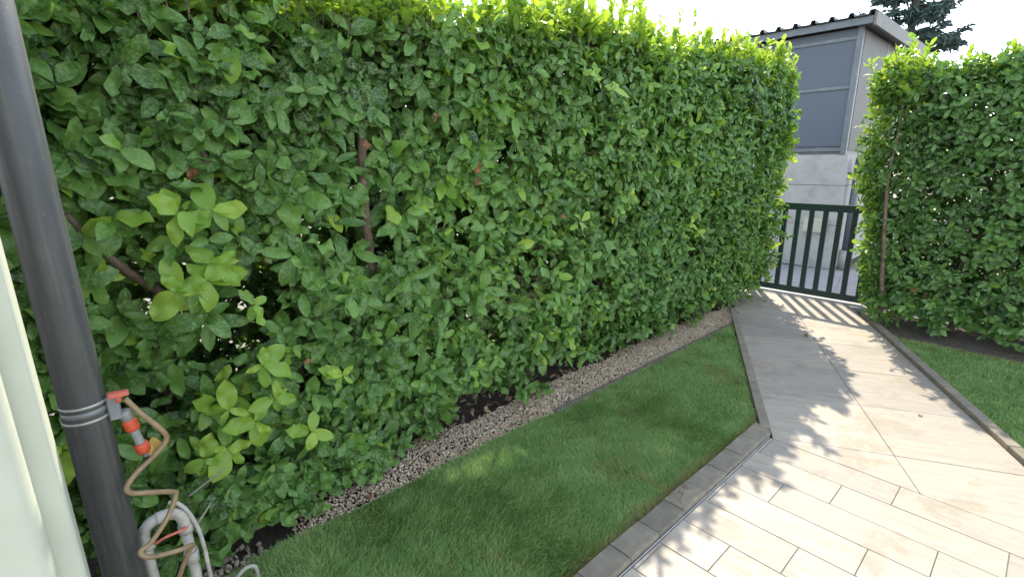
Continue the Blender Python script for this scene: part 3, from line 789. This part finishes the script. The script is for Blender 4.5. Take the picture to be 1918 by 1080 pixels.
limb('branch', [(.42, 2.30, .9), (.20, 2.12, 1.08), (.06, 2.05, 1.27), (-.05, 2.1, 1.5)], [.017, .015, .012, .008], hedge)
limb('branch', [(.5, 2.25, 1.25), (.44, 2.12, 1.47), (.38, 2.07, 1.66), (.34, 2.12, 1.9)], [.014, .013, .011, .007], hedge)
for k, tx in enumerate((-.35, .2, .72, 1.8, 2.33, 2.86, 3.4, 3.95, 4.5, 5.05, 5.5)):
    ty = 2.40 + random.uniform(-.05, .06)
    a = random.uniform(-.12, .12)
    limb('trunk', [(tx, ty, -.02), (tx + a * .4, ty + .02, .5), (tx + a, ty - .02, 1.1), (tx + a * 1.3, ty, 2.0)], [.026, .020, .015, .008], hedge)
    for q in range(4):
        zz = .25 + .42 * q + random.uniform(-.1, .1); dx = random.choice((-1, 1)) * random.uniform(.1, .3); dy = random.uniform(-.26, .2)
        bx = tx + a * min(1, zz / 1.1)
        limb('branch', [(bx, ty, zz), (bx + dx * .5, ty + dy * .5, zz + .14), (bx + dx, ty + dy, zz + .36)], [.011, .008, .005], hedge, n=6, sp=3)
# withered leaves caught in the hedge
def dead_leaf(name, p, L, xdir, parent, mat='dead', curl=.5, seed=1, width=.5):
    tv, tq, ta, tl = leaf_template(6, 4, width, .5, curl, .5, 1, seed)
    me = mesh_np(name, tv * L, tq, M[mat], True)
    o = place(name, me, parent, p)
    xd = Vector(xdir).normalized(); zd = Vector((0.1, -1, .3)); zd = (zd - xd * zd.dot(xd)).normalized(); yd = zd.cross(xd)
    o.rotation_euler = Matrix((xd, yd, zd)).transposed().to_euler()
    return o
for (x, y, z, L, d) in ((0.36, 2.03, 1.50, .07, (.1, -.1, -1)), (0.545, 2.05, 1.22, .09, (-.1, -.1, -1)), (0.56, 2.03, 1.19, .085, (.3, -.2, -1)), (0.59, 2.03, 1.16, .06, (.9, -.2, -.3)), (1.03, 2.06, 1.60, .06, (.1, -.3, -1)), (1.60, 2.0, 1.50, .07, (-.05, -.1, -1)), (1.60, 2.0, 1.43, .06, (-.1, -.1, -1)), (0.645, 2.0, .70, .04, (1, -.2, .1)), (.98, 2.02, 1.12, .06, (.2, -.1, -1)), (2.2, 1.98, 1.18, .06, (1, -.2, .3)), (1.35, 2.0, 1.72, .05, (.3, -.2, -1))):
    tag(dead_leaf('withered_leaf', (x, y, z), L, d, hedge, seed=x * 7), 'curled brown withered leaf')
tag(dead_leaf('withered_leaf', (.105, 1.95, .60), .075, (0, -.1, -1), hedge, 'yellow', .1, 2, .62), 'yellow dying leaf hanging low')

# ------------------------------------------------------------------ right hedge
h2 = empty('laurel_hedge', (5.75, -1.0, 0), 'laurel hedge right of the gate, its end face towards the path', 'hedge')
LV = Leaves(); st2 = []
HX0, HX1, HYE, HZ = 5.46, 5.98, 1.12, 2.14
def yend(z): return 0.98 + 0.22 * min(1, z / 1.3) + .05 * snoise(z, z * .4, 6)
cnt = 0
while cnt < 2600:
    y = rng.uniform(-2.6, 1.2); z = rng.uniform(.1, HZ + .05)
    if y > yend(z): continue
    if z < .10 + .07 * snoise(y, 1, 4): continue
    if rng.uniform() > np.clip(.7 + .6 * snoise(y * 2.3, z * 2.3, 41), .2, 1): continue
    cnt += 1
    x = HX0 + .06 * snoise(y, z, 15) + abs(rng.normal()) * .09 + .08
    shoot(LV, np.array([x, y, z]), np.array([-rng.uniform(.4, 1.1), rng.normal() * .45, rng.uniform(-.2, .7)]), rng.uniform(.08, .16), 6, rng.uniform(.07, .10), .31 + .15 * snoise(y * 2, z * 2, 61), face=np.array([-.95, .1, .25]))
for k in range(5400):
    y = rng.uniform(-2.6, 1.08); z = rng.uniform(.10, HZ)
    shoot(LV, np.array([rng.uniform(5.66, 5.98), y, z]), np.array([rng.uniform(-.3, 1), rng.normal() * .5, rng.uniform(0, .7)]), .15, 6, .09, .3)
for k in range(900):
    y = rng.uniform(-2.6, 1.2); x = rng.uniform(HX0 + .05, HX1)
    shoot(LV, np.array([x, y, HZ + rng.uniform(-.12, .04) + .05 * snoise(y * 2, x * 2, 2)]), np.array([rng.normal() * .35, rng.normal() * .35, 1]), rng.uniform(.08, .16), 6, .082, .74, droop=.05)
for k in range(430):     # end face beside the gate
    z = rng.uniform(.12, HZ + .05); x = rng.uniform(HX0, HX1)
    shoot(LV, np.array([x, yend(z) + rng.uniform(-.12, .0), z]), np.array([rng.normal() * .4 - .2, 1, rng.uniform(-.1, .7)]), rng.uniform(.1, .18), 7, .085, .62 + .2 * (rng.uniform() < .35))
for k in range(55):      # tuft of young shoots on the near corner
    shoot(LV, np.array([HX0 + rng.uniform(.02, .4), 1.10 + rng.normal() * .09, HZ + rng.uniform(-.3, .05)]), np.array([rng.normal() * .25 - .1, rng.normal() * .25 + .2, 1]), rng.uniform(.14, .3), 10, .095, .90, st2, droop=0, spread=(1.0, .35), tonevar=.05)
for k in range(70):
    shoot(LV, np.array([HX0 + rng.uniform(.02, .5), rng.uniform(-2.6, 1.0), HZ + rng.uniform(-.05, .05)]), np.array([rng.normal() * .25, rng.normal() * .25, 1]), rng.uniform(.1, .2), 8, .085, .88, st2, droop=0, spread=(1.0, .35), tonevar=.05)
for k in range(230):     # hanging at the foot
    y = rng.uniform(-2.4, 1.0)
    shoot(LV, np.array([HX0 + rng.uniform(-.05, .3), y, rng.uniform(.08, .3)]), np.array([-.8, rng.normal() * .5, rng.uniform(-.2, .5)]), .12, 6, .10, .42, droop=.3)
arr2 = LV.arrays()
arr2 = sub(arr2, (arr2[0][:, 2] + np.minimum(0, arr2[1][:, 2] * arr2[4])) > 0.01)
ids = pick_visible(arr2, 300)
single_leaves(arr2, ids, T_MID, h2)
rest = np.ones(len(arr2[0]), bool); rest[ids] = False
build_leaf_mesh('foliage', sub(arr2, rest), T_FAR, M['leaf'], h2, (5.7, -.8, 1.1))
twig_mesh('twig', st2, .0022, h2, (5.7, .5, 2.1))
limb('trunk', [(5.50, .93, -.02), (5.46, .98, .5), (5.43, 1.02, .95), (5.47, 1.06, 1.35), (5.55, 1.05, 1.9)], [.020, .018, .014, .008], h2)
for ty in (.45, -.05, -.6, -1.15, -1.7, -2.2):
    limb('trunk', [(5.72, ty, -.02), (5.70, ty + .03, .6), (5.72, ty - .02, 1.3), (5.7, ty, 2.0)], [.024, .019, .014, .008], h2)
    for q in range(3):
        zz = .3 + .5 * q; dy = random.choice((-1, 1)) * .22
        limb('branch', [(5.7, ty, zz), (5.66, ty + dy * .5, zz + .15), (5.6, ty + dy, zz + .36)], [.010, .008, .005], h2, n=6, sp=3)
tag(dead_leaf('withered_leaf', (5.42, .70, .42), .09, (0, .5, -1), h2, seed=3), 'hanging brown withered leaf')
tag(dead_leaf('withered_leaf', (5.44, .66, .36), .08, (.2, -.4, -1), h2, seed=5), 'hanging brown withered leaf')

# ------------------------------------------------------------------ lawns
def in_poly(x, y, poly):
    c = np.zeros(len(x), bool); n = len(poly)
    for i in range(n):
        x1, y1 = poly[i]; x2, y2 = poly[(i + 1) % n]
        m_ = ((y1 > y) != (y2 > y)); xx = (x2 - x1) * (y - y1) / ((y2 - y1) if y2 != y1 else 1e-9) + x1
        c ^= m_ & (x < xx)
    return c
def lawn(name, poly, dens, hgt, wid, dryfn, label, seed):
    r = np.random.default_rng(seed)
    xs = [p[0] for p in poly]; ys = [p[1] for p in poly]
    A = (max(xs) - min(xs)) * (max(ys) - min(ys)); n = int(A * dens)
    x = r.uniform(min(xs), max(xs), n); y = r.uniform(min(ys), max(ys), n)
    k = in_poly(x, y, poly); x = x[k]; y = y[k]
    d2 = np.hypot(x, y)
    kk = r.uniform(size=len(x)) < np.clip((2.2 / d2) ** 1.2, .25, 1); x = x[kk]; y = y[kk]; d2 = d2[kk]
    n = len(x); fat = np.clip((d2 / 2.2) ** .8, 1, 2.4)
    cl = snoise(x * 6, y * 6, seed + 1)
    h = hgt * r.uniform(.55, 1.25, n) * (1 + .22 * cl); w_ = wid * r.uniform(.7, 1.2, n) * fat
    a = r.uniform(0, 6.28, n); la = snoise(x * 3, y * 3, seed + 2) * 2.5 + r.normal(size=n) * .9
    lean = r.uniform(.2, 1.4, n) * h
    bx, by = np.cos(a) * w_ / 2, np.sin(a) * w_ / 2
    lx, ly = np.cos(la) * lean, np.sin(la) * lean
    z0 = np.full(n, -.011)
    V = np.stack([np.stack([x - bx, y - by, z0], 1), np.stack([x + bx, y + by, z0], 1),
                  np.stack([x + bx * .8 + lx * .35, y + by * .8 + ly * .35, h * .6], 1), np.stack([x - bx * .8 + lx * .35, y - by * .8 + ly * .35, h * .6], 1),
                  np.stack([x + bx * .12 + lx, y + by * .12 + ly, h], 1), np.stack([x - bx * .12 + lx, y - by * .12 + ly, h], 1)], 1)
    base = (np.arange(n) * 6)[:, None]
    F = np.concatenate([base + np.array([[0, 1, 2, 3]]), base + np.array([[3, 2, 4, 5]])])
    tone = np.clip(r.normal(.5, .22, n) + .12 * cl, 0, 1); dry = np.clip(dryfn(x, y, r), 0, 1)
    org = (sum(xs) / len(xs), sum(ys) / len(ys), 0)
    o = place(name, mesh_np(name, V.reshape(-1, 3) - np.array(org), F, M['grass'], True, {"tone": np.repeat(tone, 6), "dry": np.repeat(dry, 6)}), None, org)
    return tag(o, label, 'grass', kind='stuff')
def dry1(x, y, r):
    e = np.clip(1.5 * (1 - (y - .965) / (.05 + .03 * snoise(x * 9, x * 2, 72))), 0, 1) * (snoise(x * 5, x, 71) > -.45)
    n_ = (snoise(x * 4, y * 4, 91) + .2 * snoise(x * 15, y * 15, 92) > .62) * .5
    s_ = (r.uniform(size=len(x)) < .045) * .8
    en = np.clip(1 - (np.abs(x * PN[0] + y * PN[1] - (NL + .06)) / .03), 0, 1) * .5
    return np.maximum.reduce([e * r.uniform(.4, 1, len(x)), n_ * r.uniform(.2, 1, len(x)), s_, en * r.uniform(0, 1, len(x))])
LP = [(.10, .966), (2.805, .966), (4.50, 1.872), (4.3, 1.853), (.12, 1.853)]
def _lp(): return [(.12, .966), (P2(2.86, NL + .06)[0] + .03, .966), P2(4.90, NL + .062), (.12, 1.850)]
lawn('lawn_grass', [(.12, .966), (2.80, .966), P2(3.5, NL + .062), P2(4.86, NL + .062), (4.45, 1.845), (2.05, 1.845), (1.9, 1.872), (.30, 1.872), (.16, 1.6)], 85000, .022, .0030, dry1, 'short green lawn between the gravel strip and the kerb blocks', 201)
def dry2(x, y, r):
    e = np.clip(1 - np.abs(x - (5.12 + .0 * y)) / .07, 0, 1)
    return np.maximum(e * r.uniform(.3, 1, len(x)), (r.uniform(size=len(x)) < .04) * .7)
lawn('lawn_grass', [P2(2.2, NR - .066), P2(5.05, NR - .066), (5.14, .74), (5.10, -.5), (5.1, -3.2), (2.9, -3.2)], 60000, .021, .0032, dry2, 'mown lawn patch right of the path before the second hedge', 305)

# ------------------------------------------------------------------ gravel, pebbles, leaf litter
def stones(name, pts, size, mat, label, seed, flat=.6, cat='gravel'):
    r = np.random.default_rng(seed)
    bm = bmesh.new(); bmesh.ops.create_icosphere(bm, subdivisions=1, radius=1)
    tv = np.array([v.co[:] for v in bm.verts]); tq = np.array([[l.index for l in f.verts] for f in bm.faces]); bm.free()
    n = len(pts); s = size * r.uniform(.55, 1.35, (n, 1)) * r.uniform(.6, 1.25, (n, 3)); s[:, 2] *= flat
    q = r.normal(size=(n, 4)); q /= np.linalg.norm(q, axis=1)[:, None]
    w_, x, y, z = q.T
    R = np.stack([np.stack([1 - 2 * (y * y + z * z), 2 * (x * y - z * w_), 2 * (x * z + y * w_)], 1), np.stack([2 * (x * y + z * w_), 1 - 2 * (x * x + z * z), 2 * (y * z - x * w_)], 1), np.stack([2 * (x * z - y * w_), 2 * (y * z + x * w_), 1 - 2 * (x * x + y * y)], 1)], 1)
    loc = tv[None] * (1 + r.uniform(-.28, .28, (n, len(tv), 1))) * s[:, None, :]
    W = np.einsum('nij,nkj->nki', R, loc) + pts[:, None, :]
    F = (tq[None] + (np.arange(n) * len(tv))[:, None, None]).reshape(-1, 3)
    org = pts.mean(0); org[2] = 0
    o = place(name, mesh_np(name, W.reshape(-1, 3) - org, F, mat, False, {"tone": np.repeat(np.clip(r.normal(.55, .24, n), 0, 1), len(tv))}), None, tuple(org))
    return tag(o, label, cat, kind='stuff')
n = 22000
gx = .5 + 4.5 * rng.uniform(0, 1, n) ** .93; gy = np.where(gx < 2.05, 1.868, 1.893) + rng.uniform(0, 1, n) ** 1.05 * (.30 + .05 * snoise(gx * 3, gx, 55))
kp = (gx < 4.55) | (gx * PN[0] + gy * PN[1] > NL + .05)
gx, gy = gx[kp], gy[kp]
gz = rng.uniform(-.008, .010, len(gx))
stones('gravel', np.stack([gx, gy, gz], 1), .0062, M['gravel'], 'strip of cream crushed stone between hedge and lawn', 61)
n = 420
px_, py_ = rng.uniform(-.02, .38, n), rng.uniform(1.50, 1.98, n)
stones('pebbles', np.stack([px_, py_, rng.uniform(-.006, .012, n)], 1), .012, M['pebble'], 'rounded brown pebbles under the white irrigation pipes', 62, .75, 'pebbles')
# litter
n = 900; r = np.random.default_rng(99)
lx = r.uniform(.2, 5.3, n); ly = np.where(r.uniform(size=n) < .75, 2.16 + r.uniform(0, .4, n), 1.9 + r.uniform(0, .3, n) * r.uniform(0, 1, n) ** .2)
lk = r.uniform(size=n) < np.where(ly > 2.1, 1, .12); lx, ly = lx[lk], ly[lk]; n = len(lx)
X_ = r.normal(size=(n, 3)); X_[:, 2] *= .35; Z_ = np.tile([0, 0, 1.0], (n, 1)) + r.normal(size=(n, 3)) * .4
LL = Leaves(); LL.P = list(np.stack([lx, ly, r.uniform(.006, .03, n)], 1)); LL.X = list(X_); LL.Z = list(Z_); LL.L = list(r.uniform(.03, .065, n)); LL.T = list(r.uniform(0, 1, n))
o = build_leaf_mesh('leaf_litter', LL.arrays(), T_FAR, M['litter'], None, (2.5, 2.3, 0)); tag(o, 'dry brown fallen leaves on the dark soil under the hedge', 'leaves')
def flat_leaf(p, L, ang, label, seed):
    tv, tq, ta, tl = leaf_template(6, 4, .5, .35, .12, .5, 1, seed)
    o = place('fallen_leaf', mesh_np('fallen_leaf', tv * L, tq, M['dead'], True), None, p)
    o.rotation_euler = (.1, -.1, ang); tag(o, label, 'leaf'); return o
flat_leaf((.80, 1.87, .030), .05, .4, 'orange brown dry leaf at the near edge of the gravel strip', 1)
flat_leaf((3.34, 1.50, .034), .05, 2.0, 'small tan dry leaf lying alone on the main lawn', 4)
flat_leaf((4.62, 1.27, .006), .06, .7, 'curled dark dry leaf on the path slabs nearest the gate', 7)
flat_leaf((3.62, .33, .004), .03, 2.7, 'tiny brown leaf scrap on the sunlit middle of the path', 9)
flat_leaf((5.50, 1.95, .004), .05, 1.7, 'brown dry leaf on the path by the corner of the long hedge', 11)
tw = empty('dry_twig_cluster', (1.88, .93, .028), 'small cluster of dry twigs lying on the grey kerb blocks', 'twigs')
for k in range(9):
    a = random.uniform(0, 6.28); c = np.array([1.88 + random.uniform(-.05, .06), .925 + random.uniform(-.02, .03), .032]); l = random.uniform(.02, .05)
    d = np.array([math.cos(a) * l, math.sin(a) * l, .004])
    MB().tube([c - d, c + d * .2 + np.array([0, 0, .004]), c + d], [.0016, .0012, .0008], 5).build('twig', M['twig'], tw)

# ------------------------------------------------------------------ downpipe with hose fittings
pc = np.array([-.032, 1.40])
dn = empty('downpipe', (pc[0], pc[1], 0), 'dark grey round rainwater downpipe at the left edge in front of the hedge', 'pipe')
MB().tube([(pc[0], pc[1], -.02), (pc[0], pc[1], 3.0)], .0415, 32).build('pipe', M['pipe'], dn)
for zz in (.985, .950): MB().tube([(pc[0], pc[1], zz - .0028), (pc[0], pc[1], zz + .0028)], .043, 32).build('clamp_band', M['band'], dn)
MB().tube([(pc[0], pc[1], .962), (pc[0], pc[1], .974)], .0421, 32).build('clamp_liner', M['darkplastic'], dn)
MB().tube([(pc[0], pc[1], .30), (pc[0], pc[1], .40)], .0455, 32).build('socket', M['pipe'], dn)
tp = empty('hose_bracket', (.02, 1.39, .93), 'grey bracket with a faded red lever strapped to the downpipe', 'bracket')
MB().box(.006, .030, 1.372, 1.392, .935, .992, .003).build('plate', M['darkplastic'], tp)
lv = MB(); lv.prism([(.010, 1.366), (.048, 1.360), (.050, 1.376), (.012, 1.388)], .990, 1.000, .002); lv.build('lever', M['redplastic'], tp)
MB().tube([(.028, 1.376, .975), (.028, 1.376, .991)], .007, 10).build('spindle', M['redplastic'], tp)
hc = empty('hose_connector', (.045, 1.39, .83), 'grey and orange hose coupling hanging beside the downpipe', 'connector')
ca, cb_ = np.array([.034, 1.385, .948]), np.array([.056, 1.395, .822])
def seg(a, b): return [ca + (cb_ - ca) * a, ca + (cb_ - ca) * b]
MB().tube([*seg(.0, .04), *seg(.06, .2)], [.008, .0135, .0135, .0135], 16).build('cap', M['greyplastic'], hc)
MB().tube([*seg(.2, .24), *seg(.40, .44)], [.0135, .0155, .0155, .0135], 18).build('ring', M['orange'], hc)
MB().tube([*seg(.44, .5), *seg(.70, .76)], [.0115, .0095, .0095, .0115], 16).build('body', M['greyplastic'], hc)
MB().tube([*seg(.76, .79), *seg(.94, .98)], [.0125, .015, .015, .012], 18).build('ring', M['orange'], hc)
MB().tube([*seg(.98, 1.0), *seg(1.02, 1.08)], [.008, .007, .007, .006], 12).build('nozzle', M['greyplastic'], hc)
hz = [(.040, 1.378, .978), (.062, 1.372, .935), (.094, 1.368, .880), (.100, 1.370, .850), (.072, 1.366, .822), (.030, 1.355, .797), (.008, 1.345, .775), (.014, 1.345, .757), (.045, 1.350, .740), (.092, 1.372, .706), (.096, 1.376, .690), (.072, 1.362, .650), (.030, 1.345, .612), (.006, 1.342, .600), (.020, 1.338, .578), (.075, 1.345, .558), (.108, 1.365, .542), (.100, 1.375, .520), (.076, 1.38, .47), (.060, 1.40, .40), (.058, 1.42, .2), (.06, 1.45, .0)]
tag(MB().tube(spline(hz, 6), .0062, 10).build('hose', M['hose'], smooth=True), 'thin beige hose zigzagging down beside the downpipe', 'hose')
iv = empty('irrigation_pipe', (.06, 1.42, 0), 'weathered white pvc pipe loop with elbows below the beige hose', 'pipe')
yq = 1.425
MB().tube(spline([(.026, yq, -.02), (.022, yq, .30), (.018, yq, .55), (.021, yq, .592), (.036, yq, .612), (.054, yq, .618)], 6), .0135, 14).build('riser', M['pvc'], iv)
MB().tube(spline([(.050, yq, .618), (.078, yq, .617), (.097, yq, .606), (.106, yq, .585), (.107, yq, .566)], 6), .0150, 14).build('elbow', M['pvc'], iv)
MB().tube([(.107, yq, .572), (.107, yq, .546)], .0175, 14).build('collar', M['pvc'], iv)
MB().tube([(.107, yq, .548), (.108, yq, .44), (.11, yq, .43), (.11, yq, -.02)], .0125, 14).build('drop_pipe', M['pvc'], iv)
MB().tube([(.108, yq, .486), (.108, yq, .452)], .017, 14).build('collar', M['pvc'], iv)
MB().tube([(.024, yq, .560), (.0235, yq, .545)], .0165, 14).build('collar', M['pvc'], iv)
MB().tube(spline([(.036, 1.40, .565), (.06, 1.395, .575), (.098, 1.40, .572), (.118, 1.42, .565)], 4), .0035, 8).build('tie', M['redplastic'], iv)
tag(MB().tube(spline([(.084, 1.44, .640), (.098, 1.43, .638), (.116, 1.42, .610), (.131, 1.415, .555), (.138, 1.415, .48), (.140, 1.42, .40), (.15, 1.45, .2), (.17, 1.5, .0)], 6), .0052, 10).build('irrigation_tube', M['pvc'], smooth=True), 'slim white tube arching down right of the pvc loop', 'tube')
tag(MB().tube(spline([(.128, 1.42, .555), (.150, 1.43, .570), (.175, 1.44, .592)], 4), [.0035, .002], 8).build('broken_twig', M['paletwig']), 'short pale stick poking right from the white tube', 'twig')
tag(MB().tube(spline([(.16, 1.80, .42), (.22, 1.82, .435), (.285, 1.84, .45)], 4), [.0035, .0025], 8).build('broken_twig', M['paletwig']), 'longer pale bare stick among the low hedge leaves', 'twig')
tag(MB().tube(spline([(.22, 1.72, .015), (.235, 1.72, .075), (.27, 1.725, .105), (.305, 1.73, .09), (.31, 1.73, .03), (.31, 1.73, .0)], 6), .007, 10).build('hose_end', M['pvc'], smooth=True), 'small white bent hose end beside the brown pebbles', 'hose')

# small red flowering plant behind the left foot of the hedge
fp = empty('flowering_plant', (.05, 3.15, 0), 'low plant with pink red flowers glimpsed through the left of the hedge', 'plant')
for k in range(8):
    a = k * .8; tx, ty, tz = .02 + .14 * math.cos(a), 3.12 + .10 * math.sin(a), .35 + .12 * (k % 3)
    MB().tube(spline([(.05, 3.15, -.05), (.05 + (tx - .05) * .5, 3.14, tz * .55), (tx, ty, tz)], 4), [.005, .003], 6).build('stem', M['needle'], fp)
    fm = bmesh.new(); bmesh.ops.create_icosphere(fm, subdivisions=2, radius=.03)
    for v in fm.verts: v.co *= 1 + .3 * math.sin(v.co.x * 160 + k) * math.cos(v.co.y * 170)
    q = MB(); q.bm.free(); q.bm = fm; bmesh.ops.translate(fm, verts=fm.verts, vec=(tx, ty, tz)); q.build('flower', M['flower'], fp)

# ------------------------------------------------------------------ conifer far behind
tree = empty('spruce_tree', (21.5, 4.3, -.05), 'dark spruce tree rising behind the mesh clad cabin', 'tree')
limb('trunk', [(21.5, 4.0, -.1), (21.5, 4.0, 3), (21.55, 4.02, 8), (21.5, 4.0, 10.5)], [.16, .14, .09, .03], tree, simple('spruce_bark', [(0.3, (0.035, 0.035, 0.033)), (0.7, (0.075, 0.07, 0.064))], 12, 0.95), n=10)
r = np.random.default_rng(5); Vn = []; Fn = []; Tn = []; off = 0; bsegs = []
z = 1.6
while z < 10.3:
    R = 2.3 * (1 - (z / 10.8) ** 1.3) + .15
    for k in range(int(5 + r.integers(0, 3))):
        a = r.uniform(0, 6.28); L = R * r.uniform(.6, 1.12)
        m_ = 9; tt = np.linspace(0, 1, m_)
        pts = np.stack([21.5 + np.cos(a) * L * tt, 4.0 + np.sin(a) * L * tt, z + r.uniform(-.1, .1) - .18 * L * tt + .22 * L * tt ** 3], 1)
        bsegs.append((pts[0], pts[m_ // 2])); bsegs.append((pts[m_ // 2], pts[-1]))
        ns = int(95 * L / 2 + 40)
        f = r.uniform(.12, 1, ns) ** .8
        c = np.stack([np.interp(f, tt, pts[:, i]) for i in range(3)], 1) + r.normal(size=(ns, 3)) * np.array([.05, .05, .05])
        dd = np.array([math.cos(a), math.sin(a), 0]) * r.uniform(.3, 1, ns)[:, None] + r.normal(size=(ns, 3)) * np.array([.6, .6, .35]) - np.array([0, 0, .3])
        dd /= np.linalg.norm(dd, axis=1)[:, None]; ll = r.uniform(.16, .36, ns) * (1.15 - .4 * f)
        sd = np.cross(dd, r.normal(size=(ns, 3))); sd /= np.linalg.norm(sd, axis=1)[:, None]; wd = .035 * r.uniform(.7, 1.5, ns)
        q = np.stack([c - sd * wd[:, None], c + sd * wd[:, None], c + dd * ll[:, None] + sd * wd[:, None] * .25, c + dd * ll[:, None] - sd * wd[:, None] * .25], 1)
        Vn.append(q.reshape(-1, 3)); Fn.append((np.arange(ns) * 4)[:, None] + np.array([[0, 1, 2, 3]]) + off); off += ns * 4
        Tn.append(np.repeat(np.clip(r.normal(.45, .2, ns) + .25 * (f - .5), 0, 1), 4))
    z += r.uniform(.22, .36)
o = place('foliage', mesh_np('foliage', np.concatenate(Vn) - np.array((21.5, 4, 5)), np.concatenate(Fn), M['needle'], False, {"tone": np.concatenate(Tn)}), tree, (21.5, 4, 5)); o["kind"] = "stuff"
twig_mesh('branch', bsegs, .03, tree, (21.5, 4, 5))
tree.location.y = 4.55
